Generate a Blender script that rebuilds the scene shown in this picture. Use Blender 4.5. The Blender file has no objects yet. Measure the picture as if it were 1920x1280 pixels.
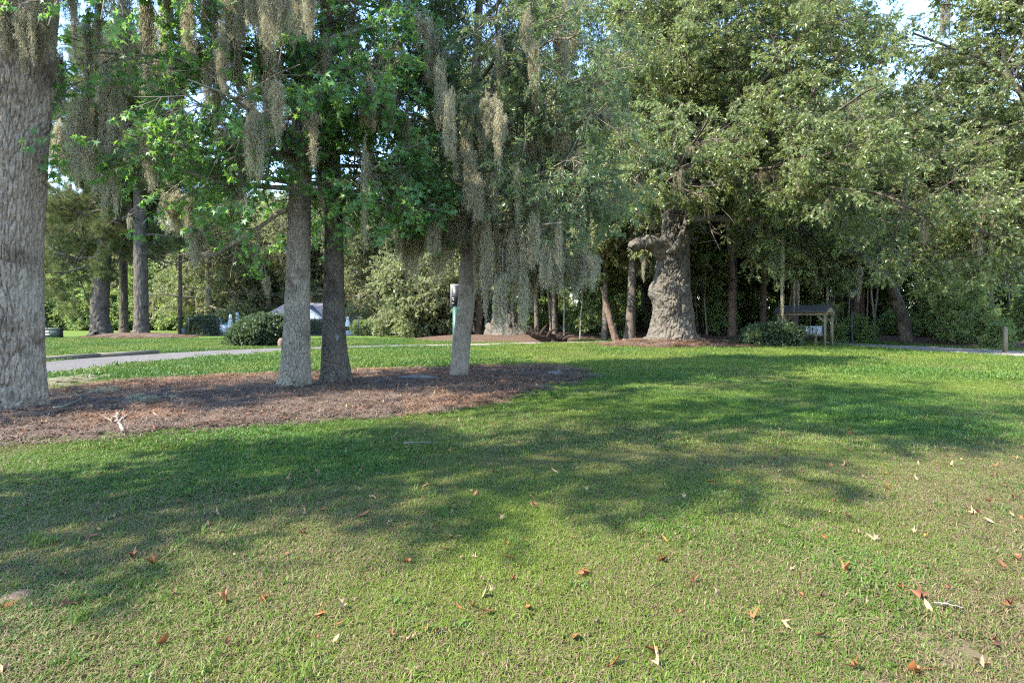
import bpy, math, random
import numpy as np
from mathutils import Vector, Matrix, Euler

# ------------------------------------------------------------------ camera, sky, sun, exposure
SC = bpy.context.scene
FPX, EYE, YH = 1066.0, 1.5, 598.0          # focal length in photo pixels, eye height, horizon row
cam_d = bpy.data.cameras.new('camera'); cam = bpy.data.objects.new('camera', cam_d)
SC.collection.objects.link(cam)
cam.location = (0, 0, EYE); cam.rotation_euler = (math.radians(90), 0, 0)
cam_d.sensor_width = 36; cam_d.lens = FPX / 1920 * 36
cam_d.shift_y = (YH - 640) / 1920
cam_d.clip_end = 2000; cam_d.clip_start = 0.05
SC.camera = cam

SUN_EL, SUN_AZ = 46.0, math.degrees(math.atan2(-0.86, -0.51))
W = bpy.data.worlds.new('World'); SC.world = W; W.use_nodes = True
nt = W.node_tree
bg = nt.nodes['Background']; sky = nt.nodes.new('ShaderNodeTexSky')
sky.sky_type = 'NISHITA'; sky.sun_disc = False
sky.sun_elevation = math.radians(SUN_EL); sky.sun_rotation = math.radians(SUN_AZ)
sky.air_density = 1.0; sky.dust_density = 0.1; sky.ozone_density = 3.0
nt.links.new(sky.outputs[0], bg.inputs[0]); bg.inputs[1].default_value = 0.15
sd = bpy.data.lights.new('sun', 'SUN'); sun = bpy.data.objects.new('sun', sd)
SC.collection.objects.link(sun)
sd.energy = 3.2; sd.angle = math.radians(0.5); sd.color = (1.0, 0.94, 0.82)
az, el = math.radians(SUN_AZ), math.radians(SUN_EL)
to_sun = Vector((math.sin(az) * math.cos(el), math.cos(az) * math.cos(el), math.sin(el)))
sun.rotation_euler = to_sun.to_track_quat('Z', 'Y').to_euler()
SC.view_settings.view_transform = 'Standard'; SC.view_settings.look = 'None'
SC.view_settings.gamma = 1.0; SC.view_settings.use_curve_mapping = False
SC.view_settings.exposure = 2.5
SC.cycles.max_bounces = 6; SC.cycles.diffuse_bounces = 3; SC.cycles.transmission_bounces = 4
SC.cycles.glossy_bounces = 2; SC.cycles.use_denoising = False
SC.cycles.caustics_reflective = False; SC.cycles.caustics_refractive = False
SC.cycles.filter_width = 1.2

R = np.random.default_rng(7)

def P(px, py, d):
    """point at depth d seen at photo pixel (px, py)"""
    return np.array([(px - 960) / FPX * d, d, EYE - (py - YH) / FPX * d])
def G(px, py):
    d = FPX * EYE / (py - YH)
    return np.array([(px - 960) / FPX * d, d])

# ------------------------------------------------------------------ noise
def _h(ix, iy, iz, s):
    n = (ix.astype(np.int64) * 374761393 + iy.astype(np.int64) * 668265263 + iz.astype(np.int64) * 2147483647 + s * 144665) & 0x7fffffff
    n = ((n ^ (n >> 13)) * 1274126177) & 0x7fffffff
    n = ((n ^ (n >> 16)) * 974634777) & 0x7fffffff
    return (n & 0xffffff) / float(0xffffff)
def vnoise(x, y, z, s=0):
    x, y, z = np.broadcast_arrays(np.asarray(x, float), np.asarray(y, float), np.asarray(z, float))
    ix, iy, iz = np.floor(x), np.floor(y), np.floor(z)
    fx, fy, fz = x - ix, y - iy, z - iz
    fx, fy, fz = [f * f * (3 - 2 * f) for f in (fx, fy, fz)]
    r = 0
    for a in (0, 1):
        for b in (0, 1):
            for c in (0, 1):
                w = (fx if a else 1 - fx) * (fy if b else 1 - fy) * (fz if c else 1 - fz)
                r = r + w * _h(ix + a, iy + b, iz + c, s)
    return r
def fbm(x, y, z=0.0, s=0, o=4):
    r, a, t = 0, 1.0, 0
    for k in range(o):
        r = r + a * vnoise(np.asarray(x) * 2**k, np.asarray(y) * 2**k, np.asarray(z) * 2**k, s + k); t += a; a *= .5
    return r / t
def worley(u, v, per=None, s=0):
    iu, iv = np.floor(u), np.floor(v)
    f1 = np.full(u.shape, 9.0); f2 = np.full(u.shape, 9.0)
    for a in (-1, 0, 1):
        for b in (-1, 0, 1):
            cu, cv = iu + a, iv + b
            hu = np.mod(cu, per) if per else cu
            z = np.zeros_like(cu)
            pu = cu + _h(hu, cv, z, s); pv = cv + _h(hu, cv, z + 1, s)
            dd = np.hypot(pu - u, pv - v)
            n1 = np.minimum(f1, dd); f2 = np.minimum(f2, np.maximum(f1, dd)); f1 = n1
    return f1, f2
def sstep(a, b, x):
    t = np.clip((x - a) / (b - a), 0, 1); return t * t * (3 - 2 * t)

# ------------------------------------------------------------------ mesh helpers
def mesh_np(name, V, Fs, mats=(), midx=None, smooth=False):
    me = bpy.data.meshes.new(name)
    V = np.asarray(V, np.float32).reshape(-1, 3)
    Fs = [np.asarray(f, np.int32) for f in Fs if len(f)]
    nl = sum(f.size for f in Fs); npoly = sum(len(f) for f in Fs)
    me.vertices.add(len(V)); me.vertices.foreach_set('co', V.ravel())
    me.loops.add(nl); me.polygons.add(npoly)
    me.loops.foreach_set('vertex_index', np.concatenate([f.ravel() for f in Fs]))
    ls = []; st = 0
    for f in Fs:
        k = f.shape[1]; ls.append(st + np.arange(len(f)) * k); st += f.size
    me.polygons.foreach_set('loop_start', np.concatenate(ls).astype(np.int32))
    if midx is not None: me.polygons.foreach_set('material_index', np.asarray(midx, np.int32))
    if smooth: me.polygons.foreach_set('use_smooth', np.ones(npoly, bool))
    for m in mats: me.materials.append(m)
    me.update(calc_edges=True); me.validate()
    return me
class Acc:
    def __init__(s): s.V = []; s.F = {3: [], 4: []}; s.M = {3: [], 4: []}; s.n = 0
    def add(s, V, F, m=0):
        V = np.asarray(V, float).reshape(-1, 3)
        F = np.asarray(F, int)
        if F.size:
            s.F[F.shape[1]].append(F + s.n); s.M[F.shape[1]].append(np.full(len(F), m))
        s.V.append(V); s.n += len(V)
        return s.n - len(V)
    def faces(s, F, base, m=0):
        F = np.asarray(F, int); s.F[F.shape[1]].append(F + base); s.M[F.shape[1]].append(np.full(len(F), m))
    def box(s, c, size, m=0, rz=0, M=None):
        x, y, z = [q / 2 for q in size]
        V = np.array([[a * x, b * y, e * z] for a in (-1, 1) for b in (-1, 1) for e in (-1, 1)])
        if M is not None: V = V @ np.array(M).T
        if rz:
            cc, ss = math.cos(rz), math.sin(rz); V = V @ np.array([[cc, -ss, 0], [ss, cc, 0], [0, 0, 1]]).T
        s.add(V + np.array(c), [[0, 1, 3, 2], [4, 6, 7, 5], [0, 4, 5, 1], [2, 3, 7, 6], [0, 2, 6, 4], [1, 5, 7, 3]], m)
    def beam(s, a, b, w, h, m=0):
        a, b = Vector(a), Vector(b); d = (b - a); L = d.length
        q = d.to_track_quat('X', 'Z').to_matrix()
        s.box((a + b) / 2, (L, w, h), m, M=q)
    def tube(s, pts, rad, n=6, m=0, cap=True):
        V, F = tube(pts, rad, n); b = s.add(V, F, m)
        if cap:
            k = len(pts)
            for r0 in (0, (k - 1) * n):
                c = s.add([np.asarray(pts[0 if r0 == 0 else -1], float)], np.zeros((0, 3), int))
                i = np.arange(n)
                t = np.stack([r0 + b + i, r0 + b + (i + 1) % n, np.full(n, c)], 1)
                s.faces(t if r0 else t[:, ::-1], 0, m)
    def mesh(s, name, mats, smooth=False):
        Fs, M = [], []
        for k in (3, 4):
            if s.F[k]: Fs.append(np.concatenate(s.F[k])); M.append(np.concatenate(s.M[k]))
        return mesh_np(name, np.concatenate(s.V), Fs, mats, np.concatenate(M), smooth)
def tube(pts, rad, n=6, disp=None):
    pts = np.asarray(pts, float); k = len(pts)
    T = np.gradient(pts, axis=0); T /= np.linalg.norm(T, axis=1)[:, None] + 1e-9
    ref = np.array([1.0, 0, 0]) if abs(T[0][0]) < .8 else np.array([0, 1.0, 0])
    A = np.zeros((k, 3))
    a = ref - T[0] * np.dot(ref, T[0]); a /= np.linalg.norm(a)
    for i in range(k):
        a = a - T[i] * np.dot(a, T[i]); a /= np.linalg.norm(a) + 1e-9; A[i] = a
    B = np.cross(T, A)
    th = np.arange(n) * 2 * math.pi / n
    r = np.asarray(rad, float)[:, None] * np.ones((1, n))
    if disp is not None: r = disp(r, th, pts)
    V = pts[:, None, :] + r[:, :, None] * (np.cos(th)[None, :, None] * A[:, None, :] + np.sin(th)[None, :, None] * B[:, None, :])
    i = np.arange(k - 1)[:, None]; j = np.arange(n)[None, :]; j2 = (j + 1) % n
    F = np.stack([i * n + j, i * n + j2, (i + 1) * n + j2, (i + 1) * n + j], -1).reshape(-1, 4)
    return V.reshape(-1, 3), F
def resample(pts, rad, n):
    pts = np.asarray(pts, float); rad = np.asarray(rad, float)
    # catmull-rom
    p = np.vstack([2 * pts[0] - pts[1], pts, 2 * pts[-1] - pts[-2]]); r = np.concatenate([[rad[0]], rad, [rad[-1]]])
    t = np.linspace(0, len(pts) - 1 - 1e-6, n); i = t.astype(int); f = (t - i)[:, None]
    a, b, c, d = p[i], p[i + 1], p[i + 2], p[i + 3]
    q = .5 * (2 * b + (c - a) * f + (2 * a - 5 * b + 4 * c - d) * f**2 + (3 * b - a - 3 * c + d) * f**3)
    rr = r[i + 1] * (1 - f[:, 0]) + r[i + 2] * f[:, 0]
    return q, rr
def obj(name, me, parent=None, loc=None, **props):
    o = bpy.data.objects.new(name, me); SC.collection.objects.link(o)
    if parent is not None: o.parent = parent
    if loc is not None: o.location = loc
    for k, v in props.items(): o[k] = v
    return o
def thing(name, label, cat, loc=(0, 0, 0), rz=0, group=None):
    o = bpy.data.objects.new(name, None); SC.collection.objects.link(o)
    o.empty_display_size = .2
    o.location = loc; o.rotation_euler = (0, 0, rz)
    o['label'] = label; o['category'] = cat
    if group: o['group'] = group
    return o
def tag(o, label, cat, group=None):
    o['label'] = label; o['category'] = cat
    if group: o['group'] = group
    return o
def dup(root, loc, rz=0, sc=1.0, label=None, group=None):
    def cp(o, par):
        c = o.copy(); SC.collection.objects.link(c); c.parent = par
        for ch in o.children: cp(ch, c)
        return c
    r = cp(root, None); r.location = loc; r.rotation_euler = (0, 0, rz)
    r.scale = (sc, sc, sc) if not hasattr(sc, '__len__') else sc
    if label: r['label'] = label
    if group: r['group'] = group
    return r

# ------------------------------------------------------------------ materials
def newmat(name):
    m = bpy.data.materials.new(name); m.use_nodes = True
    t = m.node_tree; t.nodes.clear()
    o = t.nodes.new('ShaderNodeOutputMaterial')
    return m, t, o
def N(t, typ, **kw):
    n = t.nodes.new(typ)
    for k, v in kw.items():
        if k.startswith('i_'):
            key = k[2:]; key = int(key) if key.isdigit() else key.replace('_', ' ')
            n.inputs[key].default_value = v
        else: setattr(n, k, v)
    return n
def mixc(t, f, a, b):
    n = t.nodes.new('ShaderNodeMix'); n.data_type = 'RGBA'
    for s, v in ((0, f), (6, a), (7, b)):
        if hasattr(v, 'is_output') or isinstance(v, bpy.types.NodeSocket): t.links.new(v, n.inputs[s])
        else: n.inputs[s].default_value = (*v, 1) if hasattr(v, '__len__') and len(v) == 3 else v
    return n.outputs[2]
def ramp(t, f, stops):
    n = t.nodes.new('ShaderNodeValToRGB'); e = n.color_ramp.elements
    while len(e) < len(stops): e.new(.5)
    for q, (p, c) in zip(e, stops): q.position = p; q.color = (*c, 1) if hasattr(c, '__len__') else (c, c, c, 1)
    t.links.new(f, n.inputs[0]); return n.outputs[0]
def coords(t, scale=(1, 1, 1)):
    c = t.nodes.new('ShaderNodeTexCoord'); mp = t.nodes.new('ShaderNodeMapping'); mp.inputs[3].default_value = scale
    t.links.new(c.outputs['Object'], mp.inputs[0]); return mp.outputs[0]
def noise(t, vec, scale, detail=4, rough=.6, out=0):
    n = N(t, 'ShaderNodeTexNoise'); n.inputs['Scale'].default_value = scale; n.inputs['Detail'].default_value = detail
    n.inputs['Roughness'].default_value = rough
    t.links.new(vec, n.inputs['Vector']); return n.outputs[out]
def bsdf(t, o, col, rough=.8, spec=.3, bump=None, bstr=.5, bdist=.02, metal=0):
    p = t.nodes.new('ShaderNodeBsdfPrincipled')
    if isinstance(col, bpy.types.NodeSocket): t.links.new(col, p.inputs['Base Color'])
    else: p.inputs['Base Color'].default_value = (*col, 1)
    p.inputs['Roughness'].default_value = rough; p.inputs['Specular IOR Level'].default_value = spec
    p.inputs['Metallic'].default_value = metal
    if bump is not None:
        b = t.nodes.new('ShaderNodeBump'); b.inputs['Strength'].default_value = bstr; b.inputs['Distance'].default_value = bdist
        t.links.new(bump, b.inputs['Height']); t.links.new(b.outputs[0], p.inputs['Normal'])
    if o is not None: t.links.new(p.outputs[0], o.inputs[0])
    return p
def plain(name, col, rough=.6, spec=.4, var=.25, scale=6, metal=0):
    m, t, o = newmat(name); v = coords(t)
    f = noise(t, v, scale, 5)
    c = mixc(t, f, tuple(q * (1 - var) for q in col), tuple(min(1, q * (1 + var)) for q in col))
    bsdf(t, o, c, rough, spec, f, .15, .01, metal); return m
def leafmat(name, a, b, trans, tf=.35, rough=.42, spec=.5, rare=None, rarep=.03):
    m, t, o = newmat(name)
    g = t.nodes.new('ShaderNodeNewGeometry'); oi = t.nodes.new('ShaderNodeObjectInfo')
    mx = N(t, 'ShaderNodeMath', operation='MULTIPLY_ADD'); mx.inputs[1].default_value = .6
    t.links.new(g.outputs['Random Per Island'], mx.inputs[0])
    m2 = N(t, 'ShaderNodeMath', operation='MULTIPLY'); m2.inputs[1].default_value = .4
    t.links.new(oi.outputs['Random'], m2.inputs[0]); t.links.new(m2.outputs[0], mx.inputs[2])
    c = mixc(t, mx.outputs[0], a, b)
    tc = mixc(t, mx.outputs[0], trans, tuple(q * 1.25 for q in trans))
    if rare:
        gt = N(t, 'ShaderNodeMath', operation='GREATER_THAN'); gt.inputs[1].default_value = 1 - rarep
        t.links.new(g.outputs['Random Per Island'], gt.inputs[0])
        c = mixc(t, gt.outputs[0], c, rare); tc = mixc(t, gt.outputs[0], tc, rare)
    p = bsdf(t, None, c, rough, spec)
    tr = t.nodes.new('ShaderNodeBsdfTranslucent'); t.links.new(tc, tr.inputs[0])
    ms = t.nodes.new('ShaderNodeMixShader'); ms.inputs[0].default_value = tf
    t.links.new(p.outputs[0], ms.inputs[1]); t.links.new(tr.outputs[0], ms.inputs[2]); t.links.new(ms.outputs[0], o.inputs[0])
    return m
def barkmat(name, dark, light, lichen=None, scale=(9, 9, 2.2), bd=.02, bs=.7):
    m, t, o = newmat(name); v = coords(t, scale)
    n1 = noise(t, v, 1.6, 8, .7); v2 = coords(t); n2 = noise(t, v2, 1.3, 4); n3 = noise(t, v2, 30, 4)
    c = ramp(t, n1, [(.3, dark), (.62, light)])
    c = mixc(t, ramp(t, n3, [(.45, 0.0), (.8, .45)]), c, tuple(q * 1.35 for q in light))
    if lichen: c = mixc(t, ramp(t, n2, [(.5, 0.0), (.68, .6)]), c, lichen)
    c = mixc(t, ramp(t, noise(t, v2, 2.3, 6, .65), [(.5, 0.0), (.64, .75)]), c, tuple(q * .8 for q in dark))
    ad = N(t, 'ShaderNodeMath', operation='MULTIPLY_ADD'); ad.inputs[1].default_value = .35
    t.links.new(n3, ad.inputs[0]); t.links.new(n1, ad.inputs[2])
    bsdf(t, o, c, .92, .15, ad.outputs[0], bs, bd); return m

M = {}
M['bark_left'] = barkmat('bark_left', (.12, .088, .064), (.32, .262, .205), (.34, .305, .255), (14, 14, 2.4), .025)
M['bark_gum'] = barkmat('bark_gum', (.085, .068, .05), (.255, .22, .172), (.29, .265, .205), (18, 18, 3.5), .02)
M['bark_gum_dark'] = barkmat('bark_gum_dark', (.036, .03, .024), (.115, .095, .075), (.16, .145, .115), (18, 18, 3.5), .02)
M['bark_laurel'] = barkmat('bark_laurel', (.10, .08, .06), (.225, .185, .145), (.20, .20, .15), (9, 9, 5), .012)
M['bark_oak'] = barkmat('bark_oak', (.047, .039, .031), (.142, .122, .098), (.14, .132, .106), (3.6, 3.6, 1.8), .06, .9)
M['bark_wood'] = barkmat('bark_wood', (.04, .033, .027), (.115, .092, .072), (.14, .13, .1), (8, 8, 2), .02)
M['bark_red'] = barkmat('bark_red', (.06, .04, .03), (.165, .11, .08), None, (8, 8, 2), .02)
M['bark_pine'] = barkmat('bark_pine', (.04, .033, .028), (.125, .105, .088), None, (6, 6, 2), .03)
M['twig'] = plain('twig_wood', (.14, .11, .085), .9, .1)
M['stick'] = plain('bleached_stick', (.23, .20, .165), .9, .1)
M['leaf_gum'] = leafmat('leaf_gum', (.042, .12, .042), (.10, .205, .055), (.23, .42, .06), .43, .42, .45, (.30, .10, .02), .012)
M['leaf_lance'] = leafmat('leaf_lance', (.065, .115, .052), (.125, .175, .075), (.25, .33, .09), .40, .38, .5, (.22, .2, .03), .015)
M['leaf_oak'] = leafmat('leaf_oak', (.085, .12, .045), (.175, .21, .075), (.32, .38, .09), .38, .36, .6, (.35, .28, .04), .02)
M['leaf_bg'] = leafmat('leaf_bg', (.11, .13, .065), (.205, .22, .11), (.36, .39, .14), .42, .45, .45)
M['leaf_shrub'] = leafmat('leaf_shrub', (.08, .14, .05), (.18, .235, .085), (.38, .48, .12), .44, .4, .5)
M['leaf_dark'] = leafmat('leaf_dark', (.028, .058, .026), (.07, .10, .045), (.12, .17, .05), .28, .4, .5)
M['leaf_pine'] = leafmat('leaf_pine', (.06, .095, .03), (.12, .15, .05), (.16, .2, .05), .25, .5, .3, (.25, .14, .06), .12)
M['moss'] = leafmat('moss_strand', (.30, .272, .178), (.42, .385, .268), (.43, .395, .265), .42, .9, .05)

def grassmat():
    m, t, o = newmat('grass_blade')
    g = t.nodes.new('ShaderNodeNewGeometry')
    at = N(t, 'ShaderNodeAttribute', attribute_type='INSTANCER', attribute_name='tint')
    ay = N(t, 'ShaderNodeAttribute', attribute_type='INSTANCER', attribute_name='hue')
    gr = mixc(t, g.outputs['Random Per Island'], (.042, .105, .014), (.10, .18, .026))
    yg = mixc(t, g.outputs['Random Per Island'], (.11, .165, .02), (.20, .24, .04))
    gr = mixc(t, ay.outputs['Fac'], gr, yg)
    wn = N(t, 'ShaderNodeTexWhiteNoise', noise_dimensions='1D'); t.links.new(g.outputs['Random Per Island'], wn.inputs['W'])
    lt = N(t, 'ShaderNodeMath', operation='LESS_THAN'); t.links.new(wn.outputs[0], lt.inputs[0]); t.links.new(at.outputs['Fac'], lt.inputs[1])
    st = mixc(t, g.outputs['Random Per Island'], (.115, .08, .038), (.285, .22, .115))
    c = mixc(t, lt.outputs[0], gr, st)
    p = bsdf(t, None, c, .5, .35)
    tr = t.nodes.new('ShaderNodeBsdfTranslucent'); t.links.new(c, tr.inputs[0])
    ms = t.nodes.new('ShaderNodeMixShader'); ms.inputs[0].default_value = .35
    t.links.new(p.outputs[0], ms.inputs[1]); t.links.new(tr.outputs[0], ms.inputs[2]); t.links.new(ms.outputs[0], o.inputs[0])
    return m
M['grass'] = grassmat()
def lawnmat():
    m, t, o = newmat('lawn_soil'); v = coords(t)
    n1 = noise(t, v, .35, 5); n2 = noise(t, v, 9, 6, .7); n3 = noise(t, v, 70, 4, .7)
    soil = mixc(t, n3, (.06, .045, .03), (.21, .165, .11))
    gr = mixc(t, n3, (.05, .045, .02), (.18, .15, .075))
    f = ramp(t, n2, [(.36, 0.0), (.56, 1.0)])
    c = mixc(t, f, soil, gr)
    # farther off the blades are not built singly: the same sheet reads as closed turf
    sx = N(t, 'ShaderNodeSeparateXYZ'); t.links.new(v, sx.inputs[0])
    mr = N(t, 'ShaderNodeMapRange'); mr.inputs[1].default_value = 9; mr.inputs[2].default_value = 17
    t.links.new(sx.outputs[1], mr.inputs[0])
    far = mixc(t, n2, (.065, .11, .022), (.12, .17, .04))
    far = mixc(t, ramp(t, n1, [(.52, 0.0), (.66, .5)]), far, (.14, .135, .05))
    c = mixc(t, mr.outputs[0], c, far)
    bsdf(t, o, c, .95, .05, n3, .6, .02); return m
M['lawn'] = lawnmat()
def littermat(name, a, b, c3, sc=14):
    m, t, o = newmat(name); v = coords(t)
    n1 = noise(t, v, .8, 4); n2 = noise(t, v, sc, 7, .75); n3 = noise(t, v, 60, 3, .7)
    c = ramp(t, n2, [(.3, a), (.5, b), (.72, c3)])
    c = mixc(t, ramp(t, n1, [(.45, 0.0), (.7, .55)]), c, tuple(q * .75 for q in b))
    ad = N(t, 'ShaderNodeMath', operation='ADD'); t.links.new(n2, ad.inputs[0]); t.links.new(n3, ad.inputs[1])
    bsdf(t, o, c, .95, .05, ad.outputs[0], .9, .04); return m
M['mulch'] = littermat('mulch', (.055, .041, .033), (.125, .092, .073), (.22, .17, .135))
M['litter'] = littermat('leaf_litter', (.05, .036, .027), (.11, .072, .052), (.21, .145, .105), 9)
M['straw'] = leafmat('pine_straw', (.09, .062, .046), (.24, .175, .135), (.12, .08, .05), .1, .8, .1)
M['straw_red'] = leafmat('pine_straw_fresh', (.15, .082, .05), (.28, .18, .12), (.14, .08, .05), .1, .8, .1)
M['gumball'] = plain('seed_ball', (.065, .045, .035), .95, .1)
M['road'] = littermat('asphalt', (.11, .10, .095), (.16, .15, .14), (.24, .22, .205), 25)
M['path'] = littermat('path_gravel', (.20, .17, .14), (.29, .25, .21), (.38, .33, .28), 12)
M['kerb'] = plain('concrete_kerb', (.17, .15, .12), .9, .2, .3, 4)
M['deck'] = plain('pool_concrete', (.62, .58, .52), .85, .2, .1)
M['wood'] = plain('weathered_timber', (.19, .145, .095), .85, .2, .3, 9)
M['ply'] = plain('gable_board', (.24, .195, .135), .85, .2, .12, 5)
M['shingle'] = plain('dark_shingle', (.055, .053, .055), .9, .2, .45, 14)
M['black'] = plain('black_metal', (.018, .018, .02), .45, .5)
M['grey_metal'] = plain('grey_metal', (.14, .14, .145), .45, .5, .1)
M['mailbox'] = plain('mailbox_grey', (.34, .36, .39), .45, .5, .06)
M['green_post'] = plain('green_post', (.02, .08, .062), .5, .45, .12)
M['cabinet'] = plain('dark_green_cabinet', (.035, .048, .035), .6, .4, .2)
M['white'] = plain('white_paint', (.74, .73, .70), .6, .3, .06)
M['siding'] = plain('cream_siding', (.55, .47, .36), .8, .2, .08)
M['roof_tan'] = plain('tan_shingle', (.36, .27, .24), .9, .2, .2, 9)
M['roof_dark'] = plain('slate_shingle', (.085, .09, .12), .85, .2, .35, 5)
M['canvas'] = plain('umbrella_canvas', (.72, .71, .66), .9, .1, .05)
M['canvas_blue'] = plain('umbrella_canvas_blue', (.40, .48, .56), .9, .1, .05)
M['teal'] = plain('teal_cover', (.03, .26, .20), .7, .2, .1)
M['dirt'] = littermat('bare_dirt', (.14, .10, .07), (.20, .15, .11), (.28, .22, .165), 18)
M['stone'] = plain('grey_stone', (.13, .13, .135), .9, .2, .25, 12)
M['stone_pink'] = plain('pinkish_stone', (.17, .115, .09), .9, .2, .25, 8)
M['rotten'] = barkmat('rotten_wood', (.012, .009, .008), (.05, .032, .024), None, (7, 7, 7), .05, 1.0)
M['glass'] = plain('lantern_glass', (.55, .52, .42), .25, .5, .1)
M['paper'] = plain('notice_paper', (.7, .69, .64), .7, .2, .05)

# ------------------------------------------------------------------ scatter by geometry nodes (for stuff only)
def scatter_group():
    g = bpy.data.node_groups.new('scatter', 'GeometryNodeTree')
    g.interface.new_socket('Geometry', in_out='INPUT', socket_type='NodeSocketGeometry')
    cs = g.interface.new_socket('Collection', in_out='INPUT', socket_type='NodeSocketCollection')
    g.interface.new_socket('Geometry', in_out='OUTPUT', socket_type='NodeSocketGeometry')
    a = g.nodes.new('NodeGroupInput'); b = g.nodes.new('NodeGroupOutput')
    ci = g.nodes.new('GeometryNodeCollectionInfo'); ci.inputs['Separate Children'].default_value = True; ci.inputs['Reset Children'].default_value = True
    ip = g.nodes.new('GeometryNodeInstanceOnPoints'); ip.inputs['Pick Instance'].default_value = True
    def att(name, ty):
        n = g.nodes.new('GeometryNodeInputNamedAttribute'); n.data_type = ty; n.inputs['Name'].default_value = name
        return [o for o in n.outputs if o.enabled and o.name == 'Attribute'][0]
    er = g.nodes.new('FunctionNodeEulerToRotation')
    L = g.links.new
    L(a.outputs[0], ip.inputs['Points']); L(a.outputs[1], ci.inputs[0]); L(ci.outputs[0], ip.inputs['Instance'])
    L(att('idx', 'INT'), ip.inputs['Instance Index']); L(att('rot', 'FLOAT_VECTOR'), er.inputs[0]); L(er.outputs[0], ip.inputs['Rotation'])
    L(att('scl', 'FLOAT_VECTOR'), ip.inputs['Scale']); L(ip.outputs[0], b.inputs[0])
    return g, cs.identifier
SG, SID = scatter_group()
def kit(name, meshes):
    c = bpy.data.collections.new(name)
    for i, me in enumerate(meshes): c.objects.link(bpy.data.objects.new('%s_%02d' % (name, i), me))
    return c
def scatter(name, pos, rot, scl, idx, coll, mat, parent=None, loc=None, extra=None, mesh_only=False, **props):
    me = bpy.data.meshes.new(name); n = len(pos)
    me.vertices.add(n); me.vertices.foreach_set('co', np.asarray(pos, np.float32).ravel())
    scl = np.asarray(scl, np.float32)
    if scl.ndim == 1: scl = np.repeat(scl[:, None], 3, 1)
    A = me.attributes.new('rot', 'FLOAT_VECTOR', 'POINT'); A.data.foreach_set('vector', np.asarray(rot, np.float32).ravel())
    A = me.attributes.new('scl', 'FLOAT_VECTOR', 'POINT'); A.data.foreach_set('vector', scl.ravel())
    A = me.attributes.new('idx', 'INT', 'POINT'); A.data.foreach_set('value', np.asarray(idx, np.int32))
    for k, v in (extra or {}).items():
        A = me.attributes.new(k, 'FLOAT', 'POINT'); A.data.foreach_set('value', np.asarray(v, np.float32))
    me.materials.append(mat); me.update()
    o = obj(name, me, parent, loc, kind='stuff', **props)
    md = o.modifiers.new('scatter', 'NODES'); md.node_group = SG; md[SID] = coll
    return o
def mat_to_euler(X, Y, Z):
    """columns X, Y, Z (n,3) -> XYZ euler"""
    ry = -np.arcsin(np.clip(X[:, 2], -1, 1)); rx = np.arctan2(Y[:, 2], Z[:, 2]); rz = np.arctan2(X[:, 1], X[:, 0])
    return np.stack([rx, ry, rz], 1)

# ------------------------------------------------------------------ leaves, sprays, moss, grass tufts
def leaf_star(s=.13, curl=.0, rng=R):
    pts = [(0, 0, 0)]
    out = []
    lobes = [(-118, .62), (-60, .92), (0, 1.0), (60, .92), (118, .62)]
    pr = []
    for i, (a, l) in enumerate(lobes):
        pr.append((a, l))
        if i < 4: pr.append(((a + lobes[i + 1][0]) / 2, .36))
    pr = [(-165, .16)] + pr + [(165, .16)]
    for a, l in pr:
        a = math.radians(a); x, y = l * math.cos(a), l * math.sin(a)
        out.append((x * .62, y * .62, -curl * (l * l) + .06 * math.cos(3 * a)))
    V = np.array([(0, 0, .0)] + out) * s
    n = len(out); F = [[0, i + 1, i + 2] for i in range(n - 1)] + [[0, n, 1]]
    return V, np.array(F)
def leaf_blade(l=.1, w=.03, fold=.25, bend=.2):
    V = np.array([(0, 0, 0), (.35, .5, 0), (.35, 0, -fold * .5), (.35, -.5, 0), (.7, .42, 0), (.7, 0, -fold * .42), (.7, -.42, 0), (1, 0, 0)], float)
    V[:, 2] = V[:, 2] * w - bend * l * V[:, 0]**2
    V[:, 0] *= l; V[:, 1] *= w
    F = [[0, 2, 1], [0, 3, 2], [2, 5, 4], [2, 4, 1], [3, 6, 5], [3, 5, 2], [5, 7, 4], [6, 7, 5]]
    return V, np.array(F)
def leaf_diamond(l=.1, w=.035, fold=.3, bend=.15):
    V = np.array([(0, 0, 0), (.45, .5, 0), (.45, -.5, 0), (1, 0, 0), (.5, 0, -fold * .5)], float)
    V[:, 2] = V[:, 2] * w - bend * l * V[:, 0]**2
    V[:, 0] *= l; V[:, 1] *= w
    return V, np.array([[0, 4, 1], [0, 2, 4], [4, 3, 1], [2, 3, 4]])
def rand_frame(d, rng, roll=None):
    d = np.asarray(d, float); d = d / (np.linalg.norm(d) + 1e-9)
    up = np.array([0, 0, 1.0]); y = np.cross(up, d)
    if np.linalg.norm(y) < 1e-3: y = np.array([0, 1.0, 0])
    y /= np.linalg.norm(y); z = np.cross(d, y)
    a = rng.uniform(-math.pi, math.pi) if roll is None else rng.normal(0, roll)
    y2 = y * math.cos(a) + z * math.sin(a); z2 = np.cross(d, y2)
    return np.stack([d, y2, z2], 1)      # columns
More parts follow.
